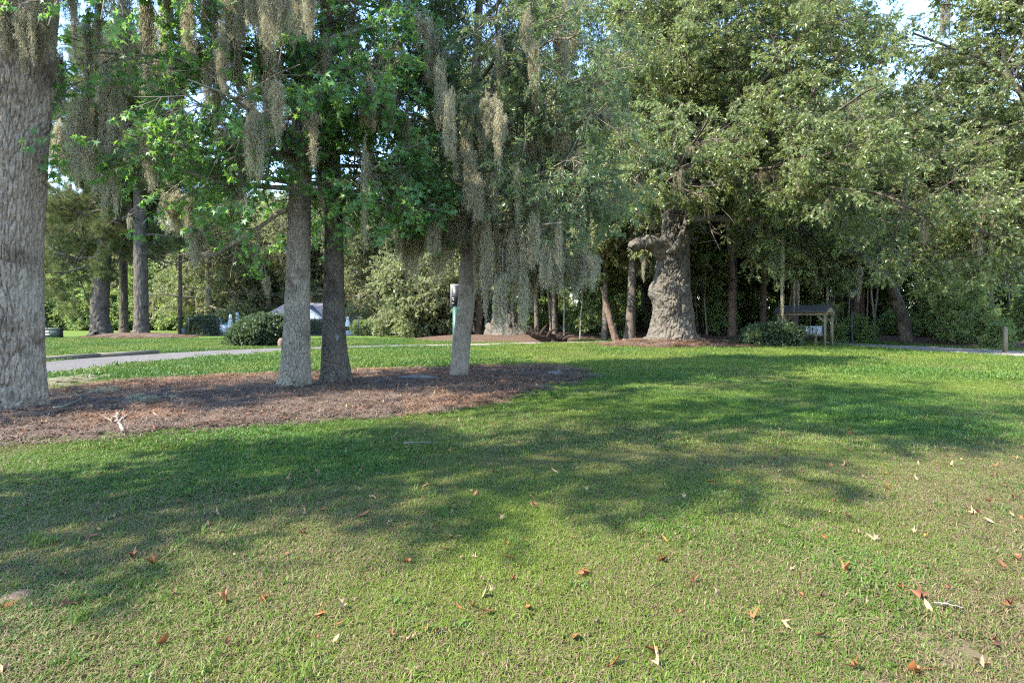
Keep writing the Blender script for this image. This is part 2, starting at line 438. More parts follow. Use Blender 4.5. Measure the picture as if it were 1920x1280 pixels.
def spray(kind, seed, nl, size, L=.45, droop=.3, twig=True, leaves=True, roll=.7, spread=.5):
    """a leafy twig along +X; returns mesh and the list of leaf frames"""
    rng = np.random.default_rng(seed); A = Acc(); frames = []
    t = np.linspace(0, 1, 5); wob = rng.normal(0, .04, (5, 3)).cumsum(0); wob[0] = 0
    main = np.stack([t * L, wob[:, 1], -droop * .3 * L * t**2 + wob[:, 2] * .5], 1)
    subs = [(main, .006)]
    for k in range(4):
        i = rng.integers(1, 4); s = 1 if k % 2 else -1
        a = rng.uniform(.5, 1.0) * s; l = L * rng.uniform(.35, .6)
        d = np.array([math.cos(a), math.sin(a), rng.normal(-.1, .25)])
        tt = np.linspace(0, 1, 3)[:, None]
        subs.append((main[i] + d * l * tt + np.array([0, 0, -1]) * droop * .25 * l * tt**2, .004))
    if twig:
        for p, r in subs: A.add(*tube(p, np.linspace(r, r * .4, len(p)), 3), 1)
    for j in range(nl):
        p, r = subs[rng.integers(0, 5)] if j > 3 else subs[0]
        u = rng.uniform(.15, 1) ** .6 * (len(p) - 1.001); i = int(u); f = u - i
        q = p[i] * (1 - f) + p[i + 1] * f; td = p[min(i + 1, len(p) - 1)] - p[i]; td /= np.linalg.norm(td)
        d = td * rng.uniform(.2, 1) + rng.normal(0, spread, 3); d[2] -= droop * rng.uniform(.2, 1.3)
        Fm = rand_frame(d, rng, roll); sz = size * rng.uniform(.7, 1.2)
        if kind == 'star': V, F = leaf_star(sz, rng.uniform(.0, .25)); V = V + np.array([sz * .35, 0, 0])
        elif kind == 'lance': V, F = leaf_diamond(sz, sz * .24, .4, rng.uniform(0, .3))
        elif kind == 'oak': V, F = leaf_diamond(sz, sz * .40, .3, rng.uniform(0, .3))
        elif kind == 'broad': V, F = leaf_diamond(sz, sz * .55, .3, rng.uniform(0, .25))
        elif kind == 'needle':
            V, F = [], []
            for q_ in range(9):
                dd = Fm[:, 0] * 1 + rng.normal(0, .45, 3); dd /= np.linalg.norm(dd); pp = np.cross(dd, rng.normal(0, 1, 3)); pp /= np.linalg.norm(pp)
                b = len(V); V += [q - pp * .004, q + pp * .004, q + dd * sz]; F.append([b, b + 1, b + 2])
            A.add(V, F, 0); continue
        frames.append((Fm, q, sz))
        if leaves: A.add(V @ Fm.T + q, F, 0)
    return A, frames
def spraykit(name, kind, nvar, nl, size, mat, **kw):
    ms = []; fr = []
    for v in range(nvar):
        A, f = spray(kind, 100 + v * 7 + len(name), nl, size, **kw); ms.append(A.mesh(name + '_spray', [mat, M['twig']])); fr.append(f)
    return ms, fr
gum_m, gum_fr = spraykit('gum', 'star', 6, 15, .14, M['leaf_gum'], L=.5, droop=.6, roll=.7, spread=.45)
gum_tw = [spray('star', 100 + v * 7 + 3, 15, .14, L=.5, droop=.6, leaves=False, roll=.7, spread=.45)[0].mesh('gum_twig', [M['leaf_gum'], M['twig']]) for v in range(6)]
K_GUM = kit('gum_kit', gum_m + gum_tw)
K_LANCE = kit('lance_kit', spraykit('lance', 'lance', 6, 46, .11, M['leaf_lance'], L=.5, droop=.5, roll=1.1)[0])
K_OAK = kit('oak_kit', spraykit('oak', 'oak', 6, 44, .13, M['leaf_oak'], L=.6, droop=.85, roll=1.1)[0])
K_BG = kit('background_kit', spraykit('background', 'oak', 6, 44, .19, M['leaf_bg'], L=.85, droop=.6, roll=1.1)[0])
K_SHRUB = kit('shrub_kit', spraykit('shrub', 'broad', 6, 34, .10, M['leaf_shrub'], L=.4, droop=.1)[0])
K_DARK = kit('dark_kit', spraykit('dark', 'broad', 6, 34, .10, M['leaf_dark'], L=.4, droop=.1, roll=1.0)[0])
K_PINE = kit('pine_kit', spraykit('pine', 'needle', 5, 34, .30, M['leaf_pine'], L=.6, droop=.0)[0])

def moss_mesh(seed, L=1.5, Wd=.16, n=230, locks=7):
    """a beard made of several ragged locks of curly strands"""
    rng = np.random.default_rng(seed); A = Acc()
    lk = []
    for j in range(locks):
        a = rng.uniform(0, 6.283); rr = Wd * math.sqrt(rng.random())
        drift = rng.normal(0, .03, 2); t0 = rng.uniform(0, .3) if j else 0
        lk.append((rr * math.cos(a), rr * math.sin(a) * .7, t0, rng.uniform(.3, 1.0) if j else 1.0, drift, rng.uniform(.03, .07)))
    for k in range(n):
        lx, ly, t0, le, dr, wr = lk[k % locks]
        top = t0 + rng.uniform(0, .6)**1.2 * (le - t0) if le > t0 else t0
        maxl = max(.12, (le - top) * L * rng.uniform(.4, 1.0)); ns = max(5, int(maxl / .032))
        tt = np.arange(ns) / ns; zt = top + tt * maxl / L
        st = np.zeros((ns, 2)); c = rng.normal(0, 1, (ns, 2)) * .017
        for i in range(1, ns): st[i] = st[i - 1] * .86 + c[i]
        a = rng.uniform(0, 6.283); w0 = wr * math.sqrt(rng.random()) * (1.25 - .9 * zt)
        xy = np.stack([lx + dr[0] * zt + w0 * math.cos(a), ly + dr[1] * zt + w0 * math.sin(a)], 1) + st
        p = np.stack([xy[:, 0], xy[:, 1], -top * L - tt * maxl + rng.normal(0, .006, ns)], 1)
        an = rng.uniform(0, 6.283) + rng.normal(0, .9, ns).cumsum(); w = .0042 * rng.uniform(.7, 1.5) * (1 - .5 * tt)
        o = np.stack([np.cos(an) * w, np.sin(an) * w, np.zeros(ns)], 1)
        V = np.empty((ns * 2, 3)); V[0::2] = p - o; V[1::2] = p + o
        i = np.arange(ns - 1) * 2
        A.add(V, np.stack([i, i + 1, i + 3, i + 2], 1))
        m = int(ns * .9); b = p[rng.integers(0, ns, m)]; d = rng.normal(0, 1, (m, 3)) + np.array([0, 0, -.3])
        d /= np.linalg.norm(d, axis=1)[:, None]; s = np.cross(d, rng.normal(0, 1, (m, 3))); s /= np.linalg.norm(s, axis=1)[:, None]
        l = rng.uniform(.025, .065, (m, 1))
        V = np.concatenate([b - s * .004, b + s * .004, b + d * l], 0); i = np.arange(m)
        A.add(V, np.stack([i, i + m, i + 2 * m], 1))
    return A.mesh('moss_beard', [M['moss']])
MOSS = [moss_mesh(40 + i, 1.5, w, n, k) for i, (w, n, k) in enumerate([(.13, 240, 6), (.18, 330, 9), (.07, 150, 3), (.22, 380, 12), (.14, 260, 5), (.11, 210, 4), (.2, 320, 9)])]
K_MOSS = kit('moss_kit', MOSS)

def tuft(seed, nb, rad, h, w, lean, nflat=0):
    rng = np.random.default_rng(seed); A = Acc()
    for k in range(nb + nflat):
        flat = k >= nb
        r = rad * math.sqrt(rng.random()); a = rng.uniform(0, 6.283)
        b = np.array([r * math.cos(a), r * math.sin(a), 0])
        hh = h * rng.uniform(.45, 1.35) * (1.0 if not flat else 1.3); az = rng.uniform(0, 6.283)
        le = lean * rng.uniform(.3, 1.4) if not flat else 3
        d0 = np.array([math.cos(az), math.sin(az), 0]); s = np.array([-math.sin(az), math.cos(az), 0]) * w * rng.uniform(.6, 1.3) * .5
        t = np.array([0, .4, .75, 1.0])
        if flat: p = b + d0 * (t * hh)[:, None] + np.array([0, 0, 1]) * (.008 + .012 * np.sin(t * 3.1))[:, None]
        else: p = b + d0 * (hh * le * .5 * t**1.7)[:, None] + np.array([0, 0, 1]) * (hh * (t - .28 * le * t**2.2))[:, None]
        wd = np.array([.8, 1.0, .7])
        V = [p[0] - s * wd[0], p[0] + s * wd[0], p[1] - s * wd[1], p[1] + s * wd[1], p[2] - s * wd[2], p[2] + s * wd[2], p[3]]
        A.add(V, [[0, 1, 3, 2], [2, 3, 5, 4]]); A.faces([[4, 5, 6]], A.n - 7)
    return A.mesh('grass_tuft', [M['grass']])
K_G1 = kit('near_grass', [tuft(1 + i, 30, .06, .030, .0034, 1.6, 24) for i in range(8)])
K_G4 = kit('coarse_grass', [tuft(90 + i, 16, .045, .085, .0062, 1.25, 0) for i in range(6)])
K_G2 = kit('mid_grass', [tuft(30 + i, 90, .14, .036, .0055, 1.5, 36) for i in range(6)])
K_G3 = kit('far_grass', [tuft(60 + i, 90, .30, .05, .012, 1.2, 16) for i in range(6)])
def needles(seed, n, rad, l, w, mat):
    rng = np.random.default_rng(seed); A = Acc()
    for k in range(n):
        r = rad * math.sqrt(rng.random()); a = rng.uniform(0, 6.283); az = rng.uniform(0, 6.283)
        b = np.array([r * math.cos(a), r * math.sin(a), rng.uniform(.004, .03)]); d = np.array([math.cos(az), math.sin(az), rng.normal(0, .12)])
        s = np.array([-math.sin(az), math.cos(az), 0]) * w; ll = l * rng.uniform(.5, 1.2)
        m_ = b + d * ll * .5 + np.array([0, 0, rng.uniform(0, .015)])
        A.add([b - s, b + s, m_ - s, m_ + s, b + d * ll], [[0, 1, 3, 2]]); A.faces([[2, 3, 4]], A.n - 5)
    return A.mesh('needle_mat', [mat])
def gumball(seed):
    rng = np.random.default_rng(seed); A = Acc(); r = .02
    for i in range(14):
        d = rng.normal(0, 1, 3); d /= np.linalg.norm(d); s = np.cross(d, rng.normal(0, 1, 3)); s /= np.linalg.norm(s); q = np.cross(d, s)
        A.add([s * r * .8, q * r * .8, -(s + q) * r * .6, d * r * 1.5], [[0, 1, 3], [1, 2, 3], [2, 0, 3]])
    return A.mesh('gum_ball', [M['gumball']])
K_MULCH = kit('mulch_kit', [needles(5 + i, 26, .12, .14, .0028, M['straw']) for i in range(4)] + [needles(15 + i, 26, .12, .14, .0028, M['straw_red']) for i in range(3)] + [gumball(i) for i in range(3)])

# ------------------------------------------------------------------ tree growing
def unit(v): return v / (np.linalg.norm(v) + 1e-9)
class Grow:
    def __init__(s, seed, n=(9, 6), ratio=(.5, .45), ang=(55, 50), wig=.16, trop=(.02, .0, -.02), t0=(.25, .15), step=.45, sp=.3, spscale=(.8, 1.2), leaf_lvl=2, flat=.6, droop=.1, keep=None, levels=2):
        s.rng = np.random.default_rng(seed); s.n, s.ratio, s.ang, s.wig, s.trop, s.t0, s.step, s.sp, s.sc, s.leaf_lvl, s.flat, s.droop, s.keep, s.levels = n, ratio, ang, wig, trop, t0, step, sp, spscale, leaf_lvl, flat, droop, keep, levels
        s.segs = []; s.pos = []; s.dir = []; s.hang = []
    def branch(s, p, d, L, r, lvl=0, minz=None):
        rng = s.rng; k = max(3, int(L / s.step)); pts = [np.array(p, float)]; d = unit(np.array(d, float)); dirs = [d]
        for i in range(k):
            d = unit(d + rng.normal(0, s.wig, 3) + np.array([0, 0, s.trop[min(lvl, len(s.trop) - 1)]]))
            pts.append(pts[-1] + d * L / k); dirs.append(d)
        pts = np.array(pts); rad = np.linspace(r, max(r * .22, .005), k + 1)
        s.segs.append((pts, rad, lvl))
        if lvl < s.levels:
            nc = s.n[min(lvl, len(s.n) - 1)]
            for c in range(nc):
                t = s.t0[min(lvl, len(s.t0) - 1)] + (1 - s.t0[min(lvl, len(s.t0) - 1)]) * (c + rng.random()) / nc
                i = min(int(t * k), k); a = math.radians(s.ang[min(lvl, len(s.ang) - 1)] * rng.uniform(.7, 1.25))
                pp = rng.normal(0, 1, 3); pp[2] *= s.flat; pp = unit(pp - dirs[i] * np.dot(pp, dirs[i]))
                cd = dirs[i] * math.cos(a) + pp * math.sin(a)
                s.branch(pts[i], cd, L * s.ratio[min(lvl, len(s.ratio) - 1)] * (1.15 - .55 * t) * rng.uniform(.7, 1.3), max(rad[i] * .55, .006), lvl + 1)
        if lvl >= s.leaf_lvl:
            m = max(2, int(L * .85 / s.sp))
            for q in range(m):
                t = .15 + .85 * (q + rng.random() * .6) / m; i = min(int(t * k), k - 1); f = t * k - i
                s.pos.append(pts[i] * (1 - f) + pts[i + 1] * f)
                dd = dirs[i] + rng.normal(0, .35, 3); dd[2] -= s.droop; s.dir.append(unit(dd))
        elif lvl <= 1:
            for q in range(max(1, int(L / 1.2))):
                s.hang.append(pts[rng.integers(1, k + 1)])
    def arrays(s, nvar):
        rng = s.rng
        pos = np.array(s.pos).reshape(-1, 3); X = np.array(s.dir).reshape(-1, 3)
        if s.keep is not None and len(pos):
            k = s.keep(pos); pos, X = pos[k], X[k]
        n = len(pos)
        up = np.array([0, 0, 1.0]) + rng.normal(0, .4, (n, 3)); Y = np.cross(up, X); Y /= np.linalg.norm(Y, axis=1)[:, None] + 1e-9; Z = np.cross(X, Y)
        return pos, mat_to_euler(X, Y, Z), rng.uniform(*s.sc, n), rng.integers(0, nvar, n), (X, Y, Z)
def trunk_mesh(name, pts, rad, nth, nr, mat, bark=(.05, .25, .02), flare=0.0, fl_h=.8, lobes=5, lump=.05, seed=0, extra=None):
    p, r = resample(pts, rad, nr)
    z = p[:, 2] - p[0, 2]
    def disp(rr, th, pp):
        T = th[None, :] + 0 * rr; S = (np.concatenate([[0], np.cumsum(np.linalg.norm(np.diff(pp, axis=0), axis=1))]))[:, None] + 0 * rr
        mr = float(np.median(rr)); rr = rr.copy()
        ph = R.uniform(0, 6)
        rr *= 1 + flare * np.exp(-S / fl_h) * (1 + .55 * np.cos(lobes * T + ph + .6 * np.sin(2 * T)))
        rr *= 1 + lump * (2 * fbm(2 * np.cos(T), 2 * np.sin(T), S * 1.1, seed) - 1)
        if extra is not None: rr = extra(rr, T, S)
        if bark:
            cw, ch, dep = bark; per = max(6, round(2 * math.pi * mr / cw))
            w = .9 * (fbm(3 * np.cos(T), 3 * np.sin(T), S / ch * .5, seed + 9) - .5) * 2
            u = np.mod(T / (2 * math.pi) * per + w, per)
            f1, f2 = worley(u, S / ch + .3 * np.sin(u), per, seed)
            f3, f4 = worley(np.mod(u * 2, per * 2), S / ch * 2.3, per * 2, seed + 3)
            rr += dep * (sstep(.0, .24, f2 - f1) - .75) + dep * .4 * (sstep(0, .3, f4 - f3) - .5) + dep * .35 * (fbm(u * 2.3, S / ch * 5, 0, seed + 4, 2) - .5)
        return rr
    V, F = tube(p, r, nth, disp)
    return mesh_np(name, V, [F], [mat], smooth=True)
def segs_mesh(name, segs, mat, base=(0, 0, 0), sides=(8, 6, 4, 3)):
    A = Acc()
    for pts, rad, lvl in segs:
        A.add(*tube(pts, rad, sides[min(lvl, 3)]))
    return A.mesh(name, [mat], smooth=True)
def azel(a, e):
    a, e = math.radians(a), math.radians(e); return np.array([math.cos(a) * math.cos(e), math.sin(a) * math.cos(e), math.sin(e)])
def path_at(pts, h):
    pts = np.asarray(pts, float); z = pts[:, 2]
    return np.array([np.interp(h, z, pts[:, 0]), np.interp(h, z, pts[:, 1]), h])

# ------------------------------------------------------------------ the setting
def inpoly(x, y, poly):
    poly = np.asarray(poly); r = np.zeros(len(x), bool); j = len(poly) - 1
    for i in range(len(poly)):
        xi, yi = poly[i]; xj, yj = poly[j]
        c = ((yi > y) != (yj > y)) & (x < (xj - xi) * (y - yi) / (yj - yi + 1e-12) + xi)
        r ^= c; j = i
    return r
def smooth_poly(pts, n=120, jit=.0, seed=1):
    pts = np.asarray(pts, float); k = len(pts); t = np.linspace(0, k, n, endpoint=False); i = t.astype(int); f = (t - i)[:, None]
    a, b, c, d = pts[(i - 1) % k], pts[i % k], pts[(i + 1) % k], pts[(i + 2) % k]
    q = .5 * (2 * b + (c - a) * f + (2 * a - 5 * b + 4 * c - d) * f**2 + (3 * b - a - 3 * c + d) * f**3)
    if jit: q = q + np.stack([fbm(q[:, 0] * 1.2, q[:, 1] * 1.2, 0, seed) - .5, fbm(q[:, 0] * 1.2, q[:, 1] * 1.2, 5, seed) - .5], 1) * jit * 2
    return q
def sheet(name, poly, z0, dome, mat, rings=14, bumps=.0, centre=None, seed=0):
    poly = np.asarray(poly); c = poly.mean(0) if centre is None else np.array(centre); n = len(poly); V = []
    for k in range(rings):
        f = 1 - k / rings
        q = c + (poly - c) * f; e = 1 - f
        z = z0 + dome * sstep(0, .55, e) + bumps * sstep(0, .15, np.full(n, e)) * fbm(q[:, 0] * 2.2, q[:, 1] * 2.2, 0, seed)
        V.append(np.column_stack([q, z * np.ones(n)]))
    V = np.concatenate(V + [[[c[0], c[1], z0 + dome + bumps * .5]]])
    i = np.arange(n); F = []
    for k in range(rings - 1): F.append(np.stack([k * n + i, k * n + (i + 1) % n, (k + 1) * n + (i + 1) % n, (k + 1) * n + i], 1))
    T = np.stack([(rings - 1) * n + i, (rings - 1) * n + (i + 1) % n, np.full(n, rings * n)], 1)
    return obj(name, mesh_np(name, V, [T, np.concatenate(F)], [mat], smooth=True), kind='structure')
S_ = 400
obj('lawn', mesh_np('lawn', [(-S_, -S_, 0), (S_, -S_, 0), (S_, S_, 0), (-S_, S_, 0)], [[[0, 1, 2, 3]]], [M['lawn']]), kind='structure')
BED = smooth_poly([(-11.5, 6.8), (-6.1, 6.75), (-4.0, 7.7), (-2.3, 8.4), (-.9, 9.3), (.2, 11.2), (1.2, 13.0), (1.85, 14.9), (1.5, 17.0), (.3, 17.7), (-2, 17.0), (-4.5, 16.0), (-6.8, 14.9), (-8.7, 13.6), (-9.6, 11.6), (-12.5, 9.8)], 200, .35, 3)
sheet('mulch_bed', BED, .006, .05, M['mulch'], 22, .05, (-4.3, 12))
ROAD = [(-16, 6), (-12.8, 11), (-12.2, 15), (-12.0, 19.5), (-10.7, 23.9), (-9.5, 26.5), (-6.5, 29.0), (-3, 30.6), (-3, 33.2), (-7.5, 32.6), (-11.7, 29.6), (-14.5, 26.5), (-16.1, 23.5), (-16.6, 19), (-17.5, 13), (-21, 6)]
ROADP = smooth_poly(ROAD, 160, .12, 5)
def strip(name, left, right, z, mat, n=80, kind='structure'):
    l, _ = resample(np.column_stack([left, np.zeros(len(left))]), np.zeros(len(left)), n); r, _ = resample(np.column_stack([right, np.zeros(len(right))]), np.zeros(len(right)), n)
    V = np.concatenate([l, r]); V[:, 2] = z; i = np.arange(n - 1)
    return obj(name, mesh_np(name, V, [np.stack([n + i, n + i + 1, i + 1, i], 1)], [mat]), kind=kind)
strip('road', ROAD[:8], ROAD[8:][::-1], .010, M['road'])
PC = np.array([(27.5, 15), (23.4, 21.5), (21.2, 26.5), (20.6, 31), (18.8, 35), (14.5, 37.2), (9.5, 37.8), (4, 36.8), (-.5, 33.8), (-4.5, 31.8)], float)
PW = np.array([2.7, 2.7, 2.5, 2.1, 1.5, 1.3, 1.2, 1.2, 1.3, 1.3])
tg = np.gradient(PC, axis=0); tg /= np.linalg.norm(tg, axis=1)[:, None]; nn = np.column_stack([-tg[:, 1], tg[:, 0]])
PL, PR = PC + nn * PW[:, None], PC - nn * PW[:, None]
strip('path', PL, PR, .014, M['path'])
PATHP = np.concatenate([PL, PR[::-1]])
FOREST = smooth_poly([(42, 18), (31, 22), (25.4, 27), (23.4, 32), (21, 36.6), (15.5, 38.8), (9.5, 39.2), (3, 38.4), (-2, 37), (-4.5, 39), (-7, 43), (-10, 52), (-8, 70), (0, 110), (60, 120), (110, 90), (110, 30)], 160, .6, 8)
sheet('forest_floor', FOREST, .006, .9, M['litter'], 30, .25, (34, 66), 4)
MOUND = smooth_poly([(9.2 + a * math.cos(t), 32.3 + b * math.sin(t)) for t, a, b in [(k * math.pi / 6, 4.2 + .6 * math.sin(k * 2.3), 3.4 + .5 * math.cos(k * 1.7)) for k in range(12)]], 80, .4, 11)
sheet('straw_mound', MOUND, .006, .24, M['mulch'], 12, .06, (9.2, 32.6), 3)
MOUND2 = smooth_poly([(-1 + a * math.cos(t), 43 + b * math.sin(t)) for t, a, b in [(k * math.pi / 6, 6.2 + .8 * math.sin(k * 2.3), 7.5 + .6 * math.cos(k * 1.7)) for k in range(12)]], 80, .4, 12)
sheet('straw_mound', MOUND2, .016, .25, M['litter'], 12, .08, None, 5)
MOUND3 = smooth_poly([(-30.5 + 4.6 * math.cos(k * math.pi / 6), 46.5 + 2.6 * math.sin(k * math.pi / 6)) for k in range(12)], 60, .4, 13)
sheet('straw_mound', MOUND3, .006, .3, M['mulch'], 8, .08, None, 6)
DECK = [(-27.5, 52), (-12.5, 52), (-12.5, 66), (-27.5, 66)]
obj('pool_deck', mesh_np('pool_deck', [(x, y, .02) for x, y in DECK], [[[0, 1, 2, 3]]], [M['deck']]), kind='structure')
# kerb along the far side of the road: each cast length is a piece of its own
kp, _ = resample(np.array([(-19.4, 14.0, 0), (-17.2, 18.3, 0), (-16.5, 21.5, 0), (-15.4, 24.6, 0)]), np.zeros(4), 5)
kr = thing('road_kerb', 'low concrete kerb along the far edge of the road', 'kerb', (0, 0, 0))
for a, b in zip(kp[:-1], kp[1:]):
    A = Acc(); u = unit(b - a); A.beam(a + u * .01 + np.array([0, 0, .075]), b - u * .01 + np.array([0, 0, .075]), .32, .16)
    obj('kerb_stone', A.mesh('kerb_stone', [M['kerb']]), kr)

# ------------------------------------------------------------------ hero trees
HALF = lambda y: .9 * y + 1.6
def finish_tree(root, g, kitc, nvar, bark, mat, limbs_joined=False, moss=0, moss_len=(.6, 1.2), moss_z=99, leafobjs=0, name='crown'):
    """branches and foliage under root; with leafobjs the leaves nearest the camera become single leaves"""
    base = np.array(root.location)
    groups = []
    if limbs_joined:
        obj('limb', segs_mesh('limb', g.segs, bark), root)
    else:
        cur = None
        for sgm in g.segs:
            if sgm[2] == 0: cur = []; groups.append(cur)
            cur.append(sgm)
        for gr in groups: obj('limb', segs_mesh('limb', gr, bark), root)
    pos, rot, sc, idx, (X, Y, Z) = g.arrays(nvar)
    if leafobjs:
        wp = pos + base; dist = np.hypot(wp[:, 0], wp[:, 1])
        vis = (np.abs(wp[:, 0]) < .86 * wp[:, 1]) & (wp[:, 2] < EYE + .53 * wp[:, 1])
        order = np.argsort(np.where(vis, dist, 1e9)); cnt = 0
        for j in order:
            if cnt >= leafobjs: break
            Mx = np.stack([X[j], Y[j], Z[j]], 1)
            for Fm, q, sz in gum_fr[idx[j]]:
                m3 = Mx @ Fm; lp = pos[j] + Mx @ (q * sc[j])
                o = bpy.data.objects.new('leaf', STAR[cnt % len(STAR)]); SC.collection.objects.link(o); o.parent = root
                mm = Matrix(np.column_stack([m3 * (sz * sc[j] / .13), lp]).tolist() + [[0, 0, 0, 1]]); o.matrix_local = mm
                cnt += 1
            idx[j] += 6
    scatter(name, pos, rot, sc, idx, kitc, mat, root)
    if moss and len(g.hang):
        h = np.array(g.hang); h = h[h[:, 2] + base[2] < moss_z]; rng = g.rng
        if len(h):
            k = rng.integers(0, len(h), moss); p = h[k] + rng.normal(0, .05, (moss, 3)) * np.array([1, 1, 0])
            l = rng.uniform(*moss_len, moss) / 1.5; w = rng.uniform(.7, 1.3, moss)
            scatter('moss', p, np.column_stack([np.zeros(moss), np.zeros(moss), rng.uniform(0, 6.28, moss)]), np.column_stack([w, w, l]), rng.integers(0, 7, moss), K_MOSS, M['moss'], root)
    return len(pos)
STAR = []
for v in range(4):
    V, F = leaf_star(.13, .05 + .06 * v); STAR.append(mesh_np('star_leaf', V + np.array([.045, 0, 0]), [F], [M['leaf_gum']]))

def loc_path(pxs, d, base):
    return [P(x, y, d) - np.array([base[0], base[1], 0]) for x, y in pxs]

# left trunk, partly out of frame
b = np.array([-8.22, 9.25, 0.0])
t_left = thing('sweetgum_tree', 'massive grey furrowed trunk at the bed end with moss draped over its upper bark', 'tree', b)
tp = [(0, 0, -.15), (.0, 0, .8), (-.01, 0, 2.5), (.05, .0, 4.2), (.15, 0, 5.6), (.22, .1, 7.5), (.2, .3, 11), (.3, .2, 15)]
tr = [.50, .47, .455, .465, .49, .44, .3, .12]
obj('trunk', trunk_mesh('trunk', tp, tr, 260, 520, M['bark_left'], (.056, .36, .05), .10, .5, 5, .06, 2), t_left)
g = Grow(11, n=(7, 4), ratio=(.45, .45), trop=(.02, -.01, -.04), sp=.42, droop=.35, keep=lambda p: ~((p[:, 2] < 5.3) & (p[:, 1] > -4.5)) & ~((np.abs(p[:, 0]) < 1.4) & (p[:, 2] < 7.2)))
for h, a, e, L, r in [(7.0, 18, 4, 5.2, .075), (7.1, -15, 8, 4.6, .075), (7.6, 60, 12, 5, .1), (8.2, -45, 14, 4.2, .12), (8.8, 0, 10, 5.4, .12), (9.5, -30, 16, 5.0, .1), (9.6, 30, 18, 6, .1), (10.4, -15, 20, 5, .1), (11, 150, 20, 5, .1), (11.5, 80, 25, 4.5, .09), (12.3, -50, 28, 3.6, .08), (12.8, 10, 30, 4.0, .08), (13.5, 200, 35, 4, .07), (14, 40, 40, 3.6, .06)]:
    g.branch(path_at(tp, h), azel(a, e), L, r)
finish_tree(t_left, g, K_GUM, 6, M['bark_gum'], M['leaf_gum'], moss=60, moss_len=(.8, 2.0), leafobjs=60)

# first sweetgum
b = np.array([*G(551, 729), 0.0]); d1 = b[1]
t_g1 = thing('sweetgum_tree', 'straight grey ridged sweetgum trunk, paler of the close pair in the mulch bed', 'tree', b)
tp = [(0, 0, -.1)] + loc_path([(554, 690), (557, 600), (560, 450), (566, 250), (572, 60)], d1, b) + [(.2, .1, 11.5), (.2, .1, 18)]
tr = [.33, .285, .255, .225, .20, .165, .11, .03]
obj('trunk', trunk_mesh('trunk', tp, tr, 150, 480, M['bark_gum'], (.042, .17, .034), .22, .35, 6, .05, 5), t_g1)
g1p = tp
g = Grow(21, n=(7, 4), ratio=(.5, .48), trop=(.0, -.02, -.06), sp=.28, droop=.45, keep=lambda p: p[:, 2] > 3.05 + .25 * np.sin(p[:, 0] * 3))
for k in range(36):
    h = 3.95 + k * .38; a = 200 + k * 137.5; e = -6 + k * 1.3
    g.branch(path_at(tp, h), azel(a, e), (3.0 if k < 15 else 2.4) * (1 - .012 * k), .055)
for h, a, e, L in [(4.3, 228, 8, 3.4), (4.9, 205, 10, 3.4), (5.2, 245, 12, 3.6), (4.4, 190, 2, 3.0), (6.0, 222, 12, 3.8), (6.6, 250, 14, 3.6)]:
    g.branch(path_at(tp, h), azel(a, e), L, .06)
n_ = finish_tree(t_g1, g, K_GUM, 6, M['bark_gum'], M['leaf_gum'], moss=60, moss_len=(.5, 1.4), leafobjs=150); print('gum1', n_)

# second sweetgum
b = np.array([*G(631, 721), 0.0]); d2 = b[1]
t_g2 = thing('sweetgum_tree', 'dark sweetgum trunk with a pale blaze, right of the close pair in the bed', 'tree', b)
tp = [(0, 0, -.1)] + loc_path([(629, 690), (626, 600), (626, 450), (622, 250), (612, 60)], d2, b) + [(-.2, .2, 11.5), (-.1, .2, 17.5)]
tr = [.34, .29, .235, .19, .15, .13, .09, .03]
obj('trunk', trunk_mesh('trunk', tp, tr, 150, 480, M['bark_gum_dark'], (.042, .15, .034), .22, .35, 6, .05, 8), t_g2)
A = Acc(); q = P(632, 633, d2 - .262) - b   # bare blaze
ang = np.linspace(0, 6.283, 14)[:-1]
A.add(np.vstack([[q], [q + np.array([math.cos(t) * .045 * (1 + .2 * math.sin(3 * t)), -.004 * 0 + .01 * abs(math.cos(t)), math.sin(t) * .07]) for t in ang]]), [[0, 1 + i, 1 + (i + 1) % 13] for i in range(13)])
obj('bark_blaze', A.mesh('bark_blaze', [M['stone']]), t_g2)
g = Grow(31, n=(7, 4), ratio=(.5, .48), trop=(.0, -.02, -.06), sp=.28, droop=.45, keep=lambda p: p[:, 2] > 3.2 + .3 * np.sin(p[:, 0] * 2.5 + 1))
for k in range(34):
    h = 4.2 + k * .38; a = -20 + k * 137.5; e = -6 + k * 1.3
    g.branch(path_at(tp, h), azel(a, e), 2.9 * (1 - .012 * k), .055)
for h, a, e, L in [(4.6, -50, 4, 2.8), (5.0, -20, 6, 2.8), (5.8, -65, 8, 3.0), (6.6, -35, 10, 3.2), (4.6, -10, 0, 2.4)]:
    g.branch(path_at(tp, h), azel(a, e), L, .055)
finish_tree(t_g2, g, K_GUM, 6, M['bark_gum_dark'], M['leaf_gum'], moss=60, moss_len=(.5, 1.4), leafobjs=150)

# slender laurel oak with curtains of moss
b = np.array([*G(860, 709), 0.0]); d3 = b[1]
t_la = thing('laurel_oak_tree', 'slender pale leaning trunk with narrow leaves and moss curtains, alone in the bed', 'tree', b)
tp = [(0, 0, -.1)] + loc_path([(861, 690), (866, 632), (874, 566), (875, 500), (877, 420), (882, 300), (892, 150), (897, 40)], d3, b) + [(.6, .1, 11), (.7, .2, 14)]
tr = [.235, .22, .215, .215, .155, .135, .125, .11, .095, .07, .02]
obj('trunk', trunk_mesh('trunk', tp, tr, 90, 300, M['bark_laurel'], (.03, .07, .012), .10, .25, 5, .14, 12), t_la)
g = Grow(41, n=(9, 5), ratio=(.46, .42), trop=(.01, -.01, -.05), sp=.28, droop=.25, flat=.8, keep=lambda p: p[:, 2] > 3.0 + .8 * (p[:, 0] < .6) + .3 * np.sin(p[:, 0] * 2.1 + p[:, 1]))
